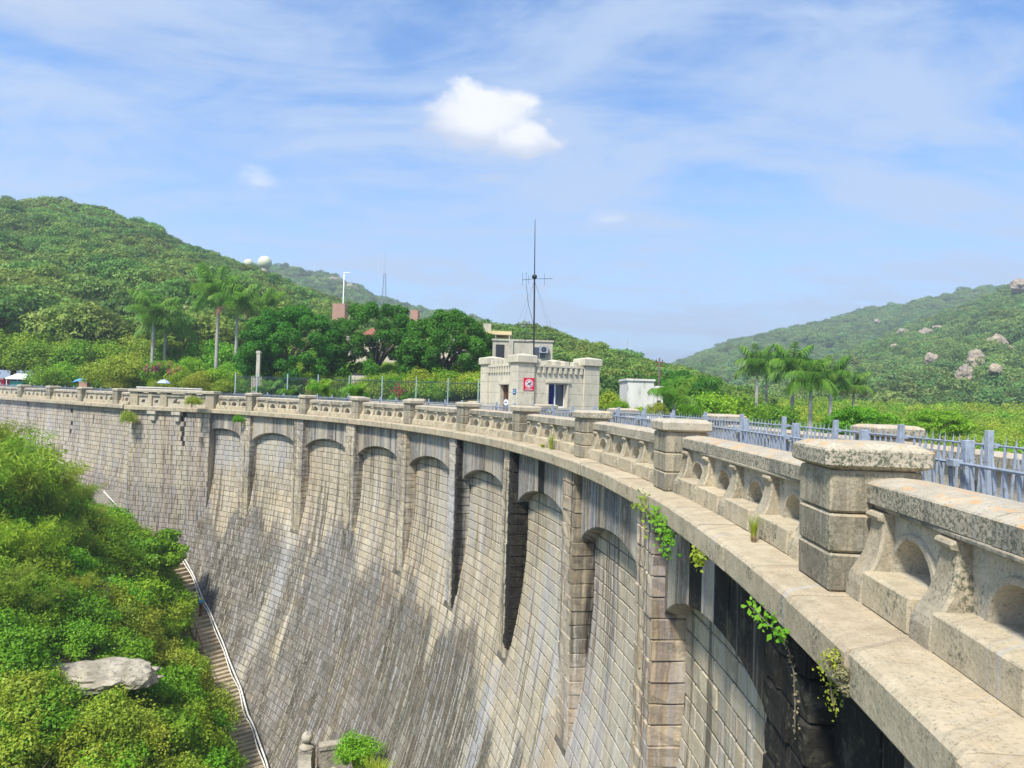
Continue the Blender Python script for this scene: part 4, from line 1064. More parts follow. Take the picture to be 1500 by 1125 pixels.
for src, x, yb, yt, Y, lb, gp in palms:
    b = at(x, yb, Y); tz = at(x, yt - (8 if x < 1000 else 5), Y)[2]; h = 6.3 if src is P1 else 5.9; sc = (tz - b[2]) / h; w_ = .55 + .45*sc
    yt_ = yt; sxy = (1.5 if x < 1000 else 1.12)
    if src.name in used: o = copy_tree(src, b, random.uniform(0, 6))
    else: used.add(src.name); o = src; o.location = b
    o.scale = (sxy, sxy, sc)
    tag(o, lb, 'palm tree', gp)
    for ch in o.children:
        if 'frond' in ch.name: ch.scale = (ch.scale[0], ch.scale[1], ch.scale[2] / sc * sxy)
        else: ch.scale = (1/sxy, 1/sxy, 1)
def small_palm(x, y, Y, fl_, label, mt='leaf_palm', group=None, seed=1, nf=12, trunk=.3):
    o = palm(trunk, fl_, nf, seed, .12, .15, mt); b = at(x, y, Y); o.location = b; o.name = 'low_palm'; tag(o, label, 'palm', group); return o
small_palm(470, 580, 57, 1.4, 'low bright green cycad left of the other one behind the parapet', 'leaf_bright', seed=51)
small_palm(522, 584, 56, 1.3, 'low bright green cycad right of the other one behind the parapet', 'leaf_bright', seed=52)
small_palm(395, 582, 62, 1.6, 'feathery low palm left of the cycads near the tall fence', seed=53)
small_palm(428, 585, 60, 1.3, 'smaller feathery palm between the cycads and a low palm', seed=54)
small_palm(988, 600, 52, 2.3, 'thin young palm with few long arching fronds by the white hut', seed=55, nf=8, trunk=.7)

# ---- garden shrubs behind the left parapet
def shrub(x, y, Y, sc, kx, label, v=None, group=None, name='shrub', sx=1.0, sz=1.0):
    b = at(x, y, Y); me = bushes[kx][(int(x) if v is None else v) % 3]
    o = empty(name, b, label, 'shrub', group, rz=random.uniform(0, 6)); o.scale = (sc*sx, sc*sx, sc*sz); put('leaves', me, o); return o
garden = [(70, 568, 80, 1.7, 'bright', 'bright green shrub between the white canopy and the blue umbrella'), (95, 566, 84, 2.0, 'mid', 'mid green shrub left of the blue umbrella'),
 (150, 565, 76, 2.0, 'yellow', 'yellow green spreading bush right of the blue umbrella'), (178, 562, 78, 2.3, 'yellow', 'tall yellow green bush above the left end of the bastion'), (205, 566, 80, 1.8, 'mid', 'mid green bush beneath the leftmost garden palm'),
 (268, 570, 72, 1.3, 'mid', 'green shrub below the pink flowers'), (292, 572, 70, 1.3, 'yellow', 'yellow green shrub above the bastion cap'), (318, 573, 72, 1.6, 'mid', 'green shrub at the foot of the tallest garden palm'),
 (345, 572, 74, 1.5, 'yellow', 'light green shrub at the foot of the dry palm'), (372, 577, 68, 1.2, 'bright', 'rounded bright shrub under the pale pillar'), (280, 552, 80, 1.5, 'mid', 'shrub behind the pink flowers'), (240, 575, 70, 1.0, 'yellow', 'low yellowish shrub by the pale garden wall'),
 (335, 556, 80, 1.4, 'mid', 'dense shrub between the two tall garden palms'), (606, 548, 72, .8, 'bright', 'small clipped round bush under the right round trees'), (572, 548, 73, .7, 'bright', 'small clipped round bush under the middle round tree'),
 (620, 580, 62, 1.6, 'yellow', 'yellow green hedge plant behind the tall fence left of the gatehouse'), (655, 580, 62, 1.6, 'bright', 'bright hedge plant behind the tall fence near the gatehouse'), (688, 582, 61, 1.5, 'yellow', 'hedge plant behind the tall fence touching the gatehouse'),
 (545, 578, 64, 1.2, 'mid', 'hedge plant behind the middle of the tall fence'), (585, 578, 64, 1.3, 'bright', 'hedge plant behind the rusty cross of the tall fence'),
 (893, 604, 50, 1.0, 'yellow', 'loose yellow green shrub just right of the gatehouse'), (906, 606, 47, .6, 'mid', 'small shrub right of the gatehouse'), (962, 611, 50, .7, 'yellow', 'clipped yellow hedge bush left of the young palm'), (938, 612, 50, .55, 'mid', 'clipped hedge bush in front of the white hut'), (1012, 614, 50, .7, 'mid', 'low hedge bush right of the young palm')]
for g in garden: shrub(*g)
for x, y, Y, s_x in ((232, 558, 74, 1.15), (262, 560, 73, .95), (247, 553, 76, 1.0)):
    b = at(x, y, Y); o = empty('bougainvillea', b, {232: 'magenta flowering bush below the leftmost palm', 262: 'dark pink flowering bush right of the magenta one', 247: 'pink flowers behind the two flowering bushes'}[x], 'flowering bush')
    o.scale = (s_x*1.2,)*3; put('leaves', bushes['mid'][1], o)
    V, Q = leafcloud(np.array([[0, 0, .9], [.5, .2, .7], [-.5, -.3, .8], [.1, -.6, .8], [-.2, .4, 1.1]]), np.array([.4, .35, .4, .35, .3]), 1100, .09, np.random.default_rng(x)); put('blossom', mesh('blossom', V, Q, M['leaf_pink']), o)
right_sh = [(1040, 622, 62, 2.0, 'mid'), (1075, 630, 66, 2.2, 'bright'), (1135, 640, 70, 2.2, 'mid')]
rl = ['dark rounded bush left of the palm row beyond the fences', 'small light bush at the left end of the palm row', 'bush among the palm trunks beyond the fences']
for (x, y, Y, s, kx), lb in zip(right_sh, rl): shrub(x, y, Y, s, kx, lb)
bk = tree_me(765, 44, 3.6, 3.0, 2.6, .6, 1.2, 16000, .12, 'leaf_dark', low=-.5, flat=.7)
for x, y, Y, s, lb in ((1008, 618, 80, 1.0, 'big dark bushy tree behind the young palm'), (975, 612, 90, 1.0, 'big dark bushy tree behind the white hut'), (1040, 622, 84, .7, 'lower dark tree right of the big bushy ones')):
    b = at(x, y, Y); put_tree('bushy_tree', bk, None, b, s, lb, rz=x*.1)
bt = tree_me(760, 40, 3.2, 1.7, 1.6, .5, .9, 9000, .11, 'leaf_bright', low=-.3, flat=.5)
for x, y, Y, s, lb in ((1265, 655, 44, .72, 'layered bright green tree behind the orange topped cap'), (1375, 650, 52, .72, 'bright green tree right of the layered one beyond the fences')):
    b = at(x, y, Y); put_tree('leafy_tree', bt, wood_me(770, 2.6, 1.6, .14), (b[0], b[1], b[2]), s, lb, rz=x*.1)
# low growth on the reservoir side
rg = np.random.default_rng(77); P = []; K = []; 
for q in range(1500):
    px = rg.uniform(960, 1780); Y = rg.uniform(42, 150) ; X = (px - 750)/F*Y; z = float(zland(X, Y))
    if math.hypot(X-CX, Y-CY) < 60.5: continue
    P.append((X, Y, z - .1)); K.append(rg.integers(0, 6))
P = np.array(P); scatter('shore_scrub', P, bushes['mid'] + bushes['yellow'], K, rg.uniform(.8, 1.2, len(P)) * (1.1 + (P[:, 1] - 42) * .02), 78)
P = fl_hill(rg.uniform(.1, .95, 500), rg.uniform(-.02, .22, 500)); P = list(P)
while len(P) < 1100:
    x, y = rg.uniform(-90, 2), rg.uniform(60, 92); q = ((x - WL.p[0]) * WL.n[0] + (y - WL.p[1]) * WL.n[1]) if x < -27 else math.hypot(x - CX, y - CY) - 54.5
    if q > 11: P.append((x, y, float(zland(x, y)) - .1))
scatter('garden_scrub', np.array(P), bushes['mid'] + bushes['yellow'] + bushes['bright'], rg.integers(0, 9, len(P)), np.concatenate([rg.uniform(1.8, 3.2, 500), rg.uniform(.8, 1.5, len(P) - 500)]), 79)

# ---- the overgrown valley slope
def on_slope(x, y): return float(zter(np.array([x]), np.array([y]))[0])
def stair_R(z): return float(Rwall(z)) - .25
TT = np.array([q[0] for q in TOE]); TZ = np.array([q[1] for q in TOE])
rg = np.random.default_rng(88); P = []; K = []; SCL = []
allm = bushes['mid'] + bushes['bright'] + bushes['yellow']
rock = at(140, 985, 33.5)
def veg_ok(x, y, marg):
    a = math.atan2(y-CY, x-CX); t = (A0 - a)*RM; R = math.hypot(x-CX, y-CY); z = float(np.interp(t, TT, TZ))
    return R < stair_R(z) - 1.9 - marg
while len(P) < 2300:
    x, y = rg.uniform(-62, 0), rg.uniform(8, 70)
    if not veg_ok(x, y, .7) or (np.array([x, y]) - WL.p) @ WL.n > -1.2: continue
    if math.hypot((x-rock[0]-.1)/2.9, (y-rock[1]+.45)/1.55) < 1: continue
    pn = vnoise(x*.16 + 7, 1) + vnoise(y*.2, 2); kx = 0 if pn < .8 else (3 if pn < 1.15 else 6)
    P.append((x, y, on_slope(x, y) - .25)); K.append(kx + rg.integers(0, 3)); SCL.append(rg.uniform(.7, 1.5))
scatter('slope_undergrowth', np.array(P), allm, K, SCL, 89)
P = []; K = []
while len(P) < 230:
    x, y = rg.uniform(-60, -12), rg.uniform(14, 64)
    if not veg_ok(x, y, 1.0) or (np.array([x, y]) - WL.p) @ WL.n > -1.2 or math.hypot((x-rock[0])/4, (y-rock[1])/3) < 1: continue
    P.append((x, y, on_slope(x, y))); K.append(rg.integers(0, 2))
scatter('dry_stalks', np.array(P), [t[1] for t in twiggy] , K, rg.uniform(.7, 1.3, len(P)), 90)
P = []
while len(P) < 800:
    x, y = rg.uniform(-60, -2), rg.uniform(10, 66)
    if not veg_ok(x, y, .9) or (np.array([x, y]) - WL.p) @ WL.n > -1.2 or math.hypot((x-rock[0])/4, (y-rock[1]+1)/3) < 1: continue
    if vnoise(x*.3 + 3, 5) + vnoise(y*.3, 6) < .55: continue
    P.append((x, y, on_slope(x, y) - .5))
scatter('fine_leaved_thicket', np.array(P), [f[0] for f in feath], rg.integers(0, 3, len(P)), rg.uniform(.45, .8, len(P)), 91)
feathers = [(-6, 640, 39, 2.0, 'very tall feathery growth rising to the parapet at the left edge'), (34, 690, 41, 1.65, 'tall arching growth right of the very tall one at the left edge'), (78, 722, 45, 1.35, 'arching feathery growth on the upper outline above the middle thicket'), (15, 690, 40, 1.35, 'tall feathery shrub at the left edge near the top of the thicket'), (45, 700, 43, 1.2, 'feathery shrub just right of the tall one at the left edge'), (70, 740, 42, 1.25, 'feathery shrub in the middle of the upper thicket'), (105, 745, 46, 1.05, 'feathery shrub below the right shoulder of the upper thicket'), (20, 760, 37, 1.2, 'feathery shrub at the left edge below the tall one'), (130, 760, 50, 0.95, 'small feathery shrub left of the upper stair'), (5, 830, 34, 1.1, 'feathery shrub at the left edge level with the small tree'), (55, 815, 38, 1.1, 'feathery shrub left of the small tree in the middle of the slope'), (100, 810, 42, 1.0, 'feathery shrub just left of the small tree'), (-10, 640, 45, 1.5, 'feathery shrub cut by the left edge just under the parapet'), (35, 650, 48, 1.2, 'topmost feathery shrub below the parapet at the far left'), (85, 700, 50, 1.0, 'feathery shrub on the slanting upper outline of the thicket'), (140, 800, 46, 0.9, 'feathery shrub between the upper stair and the small tree'), (-40, 700, 38, 1.5, 'feathery shrub outside the left edge of the picture'), (120, 715, 55, 0.9, 'rear feathery shrub against the wing wall'), (60, 870, 35, 0.8, 'low feathery shrub above the pale boulder'), (180, 830, 46, 0.8, 'low feathery shrub in front of the small tree'), (215, 890, 44, 0.7, 'small feathery shrub right of and above the boulder'), (110, 885, 38, 0.8, 'small feathery shrub straight above the boulder'), (12, 640, 43, 1.5, 'highest feathery shrub at the left edge reaching the parapet'), (50, 672, 45, 1.25, 'feathery shrub one step down from the highest at the left edge')]
for i, (x, y, Y, s, lb) in enumerate(feathers):
    b = at(x, y, Y); z = on_slope(b[0], b[1]); v = feath[i % 3]
    o = empty('feathery_shrub', (b[0], b[1], min(z, b[2]) if abs(z-b[2]) < 2.5 else z), lb, 'shrub', 'feathery shrubs on the valley slope', rz=i*1.3)
    o.scale = (s*1.1, s*1.1, s*1.15); put('leaves', v[0], o); put('stems', v[1], o)
b = at(222, 835, 48.5); z = on_slope(b[0], b[1])
me = tree_me(790, 34, 2.0, 1.5, 2.2, .4, .8, 9000, .10, 'leaf_mid', low=-.5, flat=.6)
put_tree('small_tree', me, wood_me(791, 2.6, 1.2, .1), (b[0], b[1], z - .1), 1.05, 'leafy green small tree hiding the upper stair at the foot of the dam', rz=.4)
for x, y, Y, s, kx, lb in ((60, 1050, 30.5, 1.2, 'bright', 'vivid green bush just below the pale boulder'), (200, 800, 47, 1.3, 'bright', 'bright green bush left of the small tree'), (270, 940, 42, 1.2, 'bright', 'bright bush beside the middle of the stair'), (300, 1010, 39, 1.2, 'mid', 'dense bush beside the lower stair'), (150, 1090, 29, 1.3, 'bright', 'bright bush at the bottom edge below the boulder'), (40, 1060, 29, 1.4, 'bright', 'bright bush in the bottom left corner'), (240, 1080, 33, 1.4, 'mid', 'broad bush near the foot of the lower stair')):
    b = at(x, y, Y); o = shrub(x, y, Y, s, kx, lb); o.location.z = on_slope(b[0], b[1]) - .15

# ---- boulders
import mathutils
def rock_me(seed, sx, sy, sz, sub=4, rough=.35, mt='rock', cut=True):
    import bmesh
    bm = bmesh.new(); bmesh.ops.create_icosphere(bm, subdivisions=sub, radius=1)
    for v in bm.verts:
        p = v.co * 1.3 + Vector((seed*3.1, seed*1.7, 0)); n_ = mathutils.noise.noise(p)*rough + mathutils.noise.noise(p*2.6)*rough*.45 + mathutils.noise.noise(p*6)*rough*.16
        v.co *= 1 + n_
        if cut and v.co.z < -.25: v.co.z = -.25 + (v.co.z+.25)*.3
        v.co.x *= sx; v.co.y *= sy; v.co.z *= sz
    me = bpy.data.meshes.new('boulder'); bm.to_mesh(me); bm.free(); me.materials.append(M[mt])
    me.polygons.foreach_set('use_smooth', np.ones(len(me.polygons), bool)) if False else None
    return me
rk = on_slope(rock[0], rock[1])
put('boulder', rock_me(2, 2.45, 1.3, .62, 5, .42, 'rock_grey'), None, (rock[0], rock[1], rk + .08), .15, label='pale flat boulder lying in the undergrowth of the valley slope', cat='boulder')
put('boulder', rock_me(9, .75, .6, .6, 4, .3, 'rock_grey'), None, (rock[0] + 2.15, rock[1] - .3, rk + .15), .3, label='squared grey stone against the right end of the pale boulder', cat='boulder')
for x, y, Y, sx, sz, sd, lb in ((272, 470, 112, 2.6, 2.2, 3, 'dark rounded boulder on top of the outcrop behind the garden palms'), (310, 500, 106, 4.2, 2.9, 4, 'broad brown rock outcrop behind the tallest garden palm'), (350, 518, 102, 4.2, 2.2, 5, 'sloping brown rock right of the outcrop behind the palms'), (290, 525, 100, 3.2, 1.8, 12, 'stepped rock face at the foot of the outcrop'), (268, 500, 104, 2.4, 2.2, 13, 'rock at the left side of the outcrop')):
    b = at(x, y, Y); put('boulder', rock_me(sd, sx, sx*.8, sz, 4, .35), None, tuple(b), sd, label=lb, cat='boulder')
hr = [(492, 413, 610, 7, 4.5, 'pale boulder high on the distant hill left of its pair'), (513, 424, 600, 8, 5, 'pinkish boulder high on the distant hill right of its pair'), (1284, 471, 395, 3.5, 2.6, 'small pale rock high on the right hill'), (1322, 487, 385, 4.5, 2.2, 'flat rocks in the upper middle of the right hill'), (1356, 491, 380, 4.4, 3.6, 'dark square boulder in the upper middle of the right hill'), (1373, 481, 385, 3.2, 1.8, 'pale rock next to the dark square boulder on the right hill'), (1310, 511, 370, 4.5, 2.0, 'low pale boulder in the middle of the right hill'),
      (1459, 508, 350, 4.2, 4.8, 'tall upright boulder standing on the right hill'), (1440, 512, 355, 3.0, 1.8, 'pale ledge left of the upright boulder'), (1430, 530, 345, 3.6, 3.4, 'cluster rock below left of the upright boulder'), (1366, 529, 345, 3.2, 2.8, 'square brown boulder left of the rock cluster on the right hill'), (1412, 550, 330, 2.6, 2.6, 'small rock at the bottom of the cluster on the right hill'), (1458, 541, 335, 2.0, 1.5, 'small pale rock below the upright boulder'), (1492, 420, 405, 5, 4, 'brown rock on the ridge at the right edge'), (1480, 513, 350, 2.2, 1.5, 'small rock right of the upright boulder')]
for i, (x, y, Y, sx, sz, lb) in enumerate(hr):
    f = fr2 if x > 1000 else fm
    if x > 1000 and (x < 1300 and y < 480): f = fr1
    U_, S_ = np.meshgrid(np.linspace(0, 1, 200), np.linspace(0, 1, 120), indexing='ij'); PP_ = f(U_.ravel(), S_.ravel()) - np.array([0, 0, EYE]); cz = PP_ @ FV
    dd_ = ((750 + F*(PP_ @ RV)/cz - x)/3)**2 + ((562.5 - F*(PP_ @ UV)/cz - y - 9)/3)**2; kk_ = np.argmin(dd_); Y = PP_[kk_, 1] - 38; b = at(x, y, Y); sx *= .72; sz *= .92
    put('boulder', rock_me(20+i, sx, sx, sz, 4, .38, 'rock', False), None, tuple(b), i, label=lb, cat='boulder')
# ================================================================== THE STAIR AT THE FOOT OF THE DAM
st = empty('stair', ARC(np.array([[stair_R(-16), 5, -16.3]]))[0], 'long weathered stone stair climbing along the foot of the dam', 'stair')
tcur = -9.5
zst = lambda t: float(np.interp(t, TT, TZ)) + .05
k_ = 0
while tcur < 22 and k_ < 120:
    z = zst(tcur); r1 = stair_R(z) + .12; r0 = r1 - 1.55; ln = .38
    V, Q = block(r0 + random.uniform(-.05, .05), r1, tcur, tcur + ln - .05, z - .55, z + random.uniform(-.02, .03), .02, .008)
    piece('step', V, fl(Q), ARC, M['para'], st, part='para', tint=TINTS[random.choice((0, 3, 4))] * 1.0, st=(.30, .3, 0, .25), lichen=.1)
    tcur += ln; k_ += 1
def toe_path(off, up, t0, t1, n=60, wob=0.0):
    out = []
    for t in np.linspace(t0, t1, n):
        z = zst(t); out.append(ARC(np.array([[stair_R(z) + off + wob*math.sin(t*1.7), t, z + up + wob*.6*math.sin(t*2.3 + 1)]]))[0])
    return out
for off, up, t0, t1, lb, wob in ((.14, .46, -5.6, 22, 'thick white pipe nearest the dam wall beside the stair', .02), (.02, .34, -5.4, 22, 'thinner white pipe on the stair side of the thick one', .05)):
    m_ = MB().tube(toe_path(off, up, t0, t1, 80, wob), .055 if off > .1 else .04, 7); o = m_.world('water_pipe', M['white'], None, True, label=lb, cat='pipe')
M['rust'] = noisy('rusty_iron', (.20, .075, .04), (.13, .06, .04), 6, .8, .3, 30)
rl_ = empty('handrail', ARC(np.array([[stair_R(-16) - 1.4, 5, -16.3]]))[0], 'rusty iron handrail on the valley side of the stair', 'handrail')
m_ = MB().tube(toe_path(-1.38, .85, -8.5, 22, 60), .028, 6); m_.world('rail', M['rust'], rl_, True)
for t in np.arange(-8.5, 22, 1.6):
    z = zst(t); p = ARC(np.array([[stair_R(z) - 1.38, t, z - .05]]))[0]; MB().tube([p, p + np.array([0, 0, .9])], .025, 6).world('post', M['rust'], rl_, True)
p = ray_dam(297, 893); M['blue_cap'] = mat('blue_plastic', (.05, .25, .42), .5)
b_ = at(295, 905, 51.0); zb_ = zst(0.4)
pp = ARC(np.array([[stair_R(zb_) - .35, .4, zb_]]))[0]
vp = empty('valve_post', pp, 'short rusty valve post with a blue cap beside the white pipes', 'valve')
MB().lathe((pp[0], pp[1], pp[2]), [(.0, 0), (.14, 0), (.14, .06), (.10, .08), (.10, .8), (.13, .82), (.13, .9), (0, .9)], 10).world('post', M['rust'], vp, True)
MB().lathe((pp[0], pp[1], pp[2] + .9), [(.0, .002), (.19, .002), (.20, .12), (.12, .24), (0, .28)], 10).world('cap', M['blue_cap'], vp, True)
# upper flight beside the bastion
us = empty('stair', at(165, 760, 57.5), 'short upper flight of stone steps left of the bastion foot', 'stair')
for i in range(12):
    b = at(176 - i*.8, 758 - i*3.6, 57.2 + i*.12)
    MB().box((b[0] - 1.9, b[1] - .18, b[2] - .4), (b[0] + .5, b[1] + .18, b[2] - .01)).world('step', M['paving'], us)
MB().tube([at(178, 748, 56.6), at(152, 720, 57.6)], .05, 6).world('handrail_pipe', M['white'], us, True)

# ---- walled landing with stone balls near the bottom edge
def ball_post(x, y, Y, r, label):
    c = at(x, y, Y); o = empty('ball_finial_post', (c[0], c[1], c[2] - 2.2), label, 'stone post')
    m_ = MB(); m_.lathe((c[0], c[1], c[2] - r), [(0, -.02)] + [(r*math.sin(a), r - r*math.cos(a)) for a in np.linspace(.25, PI, 12)], 18); m_.world('ball', M['rock_grey'], o, True)
    MB().lathe((c[0], c[1], c[2] - r - .22), [(0, 0), (r*1.3, 0), (r*1.35, .07), (r*1.0, .12), (r*.6, .22), (0, .22)], 4 if False else 16).world('neck', M['rock_grey'], o, True)
    V = MB().box((c[0] - r*1.2, c[1] - r*1.2, c[2] - 2.2), (c[0] + r*1.2, c[1] + r*1.2, c[2] - r - .222)); V.world('shaft', M['rock_grey'], o); return c
c0 = ball_post(450, 1080, 33.6, .27, 'stone post topped by a pale ball at the foot of the dam')
c1 = ball_post(489, 1133, 31.0, .25, 'stone post with a ball cut by the bottom edge of the picture')
def wallseg(name, a, b, th, zt_, zb_, label, par=None):
    a = np.array(a[:2]); b = np.array(b[:2]); d = (b - a)/np.linalg.norm(b - a); n = np.array([-d[1], d[0]])*th/2
    o = empty(name, (*((a+b)/2), zb_), label, 'wall') if par is None else par
    for (z0, z1, e) in ((zb_, zt_ - .18, 0), (zt_ - .178, zt_, .05)):
        m_ = MB(); p = [a - n*(1+e*4) , b - n*(1+e*4), b + n*(1+e*4), a + n*(1+e*4)]
        m_.add([(*q, z0) for q in p] + [(*q, z1) for q in p], [(0, 3, 2, 1), (4, 5, 6, 7), (0, 1, 5, 4), (1, 2, 6, 5), (2, 3, 7, 6), (3, 0, 4, 7)]); m_.world('coping' if e else 'wall_body', M['rock_grey'], o)
    return o
wallseg('landing_wall', c0[:2] + np.array([.05, -.5]), c1[:2] + np.array([-.5, -2.5]), .45, c0[2] - .55, c0[2] - 4, 'low weathered wall running from the ball post towards the viewer')
e_ = ray_dam(530, 1085); wallseg('landing_wall', c0[:2] + np.array([.5, .15]), e_[:2] + np.array([.2, .2]), .45, c0[2] - .40, c0[2] - 4, 'short stained wall joining the ball post to the dam')
V = [(*(c0[:2] + np.array([.3, .2])), c0[2] - 1.9), (*(e_[:2]), c0[2] - 1.9), (*(e_[:2] + np.array([4, -8])), c0[2] - 1.9), (*(c1[:2] + np.array([-.2, -4])), c0[2] - 1.9)]
wput('landing', np.array(V), [(3, 2, 1, 0)], M['soil'], kind='structure')
for i, (x, y, Y, s, lb) in enumerate(((520, 1100, 31.5, 1.15, 'tuft of long bright leaves growing on the landing at the foot of the dam'), (548, 1118, 30.0, 1.0, 'yellow green grass tuft at the bottom edge right of the leafy tuft'))):
    b = at(x, y + 22, Y); o = empty('grass_tuft', b, lb, 'plant'); o.scale = (s, s, s)
    for j in range(5): f_ = put('blades', grass_me[0 if i == 0 else 1], o, (random.uniform(-.45, .45), random.uniform(-.35, .35), 0), j*1.1); f_.scale = (1.2, 1.2, 1.1)
    if i == 0: put('leaves', bushes['bright'][0], o, (0, 0, .1)).scale = (.75, .6, .8)

# ---- plants rooted in the dam
def ray_R(px, py, R):
    d = FV + RV * (px - 750) / F + UV * (562.5 - py) / F
    for s in np.arange(1, 90, .01):
        p = np.array([0, 0, EYE]) + d*s
        if math.hypot(p[0]-CX, p[1]-CY) > R: return p
def vine(pts, R, label, mt='leaf_yellow', size=.05, n=26, spread=.13, name='hanging_vine'):
    P = [ray_R(x, y, R) for x, y in pts]; o = empty(name, P[0], label, 'plant'); o0 = P[0]
    m_ = MB().tube([p - o0 for p in P] if len(P) > 1 else [P[0]-o0, P[0]-o0 + np.array([0, 0, -.1])], .008, 4); put('stem', mesh('stem', m_.verts(), m_.Q, M['bark']), o)
    rg = np.random.default_rng(int(pts[0][0])); V = []
    L_ = np.linspace(0, len(P)-1, n*max(1, len(P)-1))
    for q in L_:
        c = np.array([np.interp(q, np.arange(len(P)), [p[k] for p in P]) for k in range(3)]) - o0 + rg.normal(size=3)*spread*np.array([.5, .7, .8])
        a = rg.uniform(0, 6.28); nrm = np.array([-.8, -.4, .5]) + rg.normal(size=3)*.5; nrm /= np.linalg.norm(nrm); u = np.cross(nrm, [math.cos(a), .2, math.sin(a)]); u /= np.linalg.norm(u); v = np.cross(nrm, u); s = size*rg.uniform(.6, 1.4)
        V += [c - u*s, c - u*s*.2 + v*s*.62, c + u*s, c - u*s*.2 - v*s*.62]
    put('leaves', mesh('leaves', np.array(V), np.arange(len(V)).reshape(-1, 4), M[mt]), o); return o
vine([(938, 728), (944, 742), (950, 764)], 52.46, 'yellowing creeper at the top left of the cornice plants', size=.045, n=34)
vine([(960, 750), (968, 765), (975, 782), (978, 805)], 52.45, 'green fern-like creeper hanging from the cornice right of the yellowing one', 'leaf_bright', .036, 75, .12)
vine([(1020, 812), (1028, 822)], 52.46, 'small yellow plant on the cornice face between the two creepers', 'leaf_yellow', .036, 70, .085)
vine([(1098, 888), (1112, 900), (1126, 915), (1140, 925), (1150, 938)], 52.46, 'creeper with bright green leaves under the cornice above the black stain', 'leaf_bright', .030, 20, .07)
vine([(1140, 925), (1155, 950), (1163, 985), (1165, 1030), (1164, 1075)], 52.60, 'thin dry creeper hanging beside the black stain', 'twig', .014, 14, .03)
vine([(1205, 965), (1216, 1000), (1222, 1040)], 52.48, 'dry wispy creeper hanging in front of the black hollow', 'leaf_yellow', .013, 70, .05)
def tuft(x, y, R, s, label, kind=1, sc=(1, 1, 1)):
    p = ray_R(x, y, R); o = empty('grass_tuft', p, label, 'plant', rz=x*.3); o.scale = (s*sc[0], s*sc[1], s*sc[2]); put('blades', grass_me[kind], o); 
    return o
tuft(1104, 795, 52.9, .42, 'tall grass tuft growing on the ledge before the near pier', 1, (.6, .6, 1.25)); 
p = ray_R(1104, 796, 52.88); o = empty('dry_grass', p, 'small clump of dead reddish grass at the base of the tall tuft', 'plant'); o.scale = (.16, .16, .16); dg = grass_me[2].copy(); dg.materials.clear(); dg.materials.append(M['leaf_dry']); put('blades', dg, o)
tuft(807, 660, 52.9, .8, 'grass growing on the ledge between two piers in the middle', 2, (.5, .5, 1)); tuft(795, 655, 52.85, .35, 'low grass patch at the base of a middle pier', 1, (1.3, 1.3, .5))
p = ray_R(1232, 985, 52.48); o = empty('moss_clump', p, 'shaggy olive moss clump on the face of the cornice', 'moss'); V, Q = leafcloud(np.array([[0, 0, 0], [-.03, .05, .07], [.02, -.05, -.08], [-.02, -.07, .02]]), np.array([.07, .06, .06, .05]), 900, .012, np.random.default_rng(3), up=0); put('leaves', mesh('leaves', V, Q, M['twig']), o)
V, Q = leafcloud(np.array([[0, 0, .02], [-.03, .05, .09]]), np.array([.07, .06]), 300, .012, np.random.default_rng(4), up=0); put('shoots', mesh('shoots', V, Q, M['leaf_yellow']), o)
for x, y, R, s, kx, lb in ((283, 592, 52.2, .55, 'yellow', 'tuft of green growing on the ledge at the right end of the bastion'), (350, 612, 52.4, .42, 'bright', 'bright green plant under the cornice at the first pilaster'), (187, 612, 55.5, .5, 'yellow', 'hanging green growth under the cornice at the left corner of the bastion')):
    if x == 187: p = at(x, 622, 56.0)
    elif x == 283: p = at(x, 595, 53.6)
    else: p = ray_R(x, y + 8, R)
    o = empty('rooted_plant', p, lb, 'plant'); o.scale = (s, s, s*(1.6 if x == 187 else 1)); put('leaves', bushes[kx][0], o)

# ================================================================== GATEHOUSE
ga = math.atan2(24.6, 51.3)
gc = at(757, 600, 34.2); G0 = np.array([gc[0], gc[1], 0.0]); rzg = ga           # local x: along the front face (outwards), y: away from the camera
M['gate'] = noisy('gatehouse_granite', (.60, .55, .42), (.52, .475, .365), 1.6, .9, .3, 25, c3=(.42, .38, .29), stretch=(1, 1, .5))
gh = empty('gatehouse', G0, 'square granite gatehouse with battlements, corner piers and a dark window', 'gatehouse', rz=rzg)
def gput(name, m_, mt='gate', parent=None, **k): return put(name, mesh(name, m_.verts(), m_.Q, M[mt] if isinstance(mt, str) else mt), parent or gh, **k)
GW, GD, ZT = 4.6, 4.6, 3.28
def gblock(x0, x1, y0, y1, z0, z1, name='block', par=None, mt='gate', bev=.012):
    V, Q = block(x0, x1, y0, y1, z0, z1, bev, 0); return put(name, mesh(name, V, Q, M[mt]), par or gh)
hs_ = [0, .62, 1.22, 1.80, 2.36, 2.86]
WX0, WX1, WZ0, WZ1 = 1.75, 2.78, 1.15, 2.34       # window in the front face
for k in range(5):                # front wall courses between the corner piers
    z0, z1 = hs_[k] + .004, hs_[k+1] - .004
    xs_ = [.96, 1.75, 2.78, 3.70] if k % 2 == 0 else [.96, 1.35, 2.2, 3.1, 3.70]
    if WZ0 < z1 and WZ1 > z0 + .1: segs = [(.96, WX0), (WX1, 3.70)]
    else: segs = list(zip(xs_[:-1], xs_[1:]))
    for a, b in segs: gblock(a + .004, b - .004, .12, .50, z0, z1)
for k in range(5):                # left wall with a doorway
    z0, z1 = hs_[k] + .004, hs_[k+1] - .004
    segs = [(2.3, 3.64)] if z0 < 2.2 else [(.96, 1.9), (1.9, 2.9), (2.9, 3.64)]
    for a, b in segs: gblock(.12, .50, a + .004, b - .004, z0, z1)
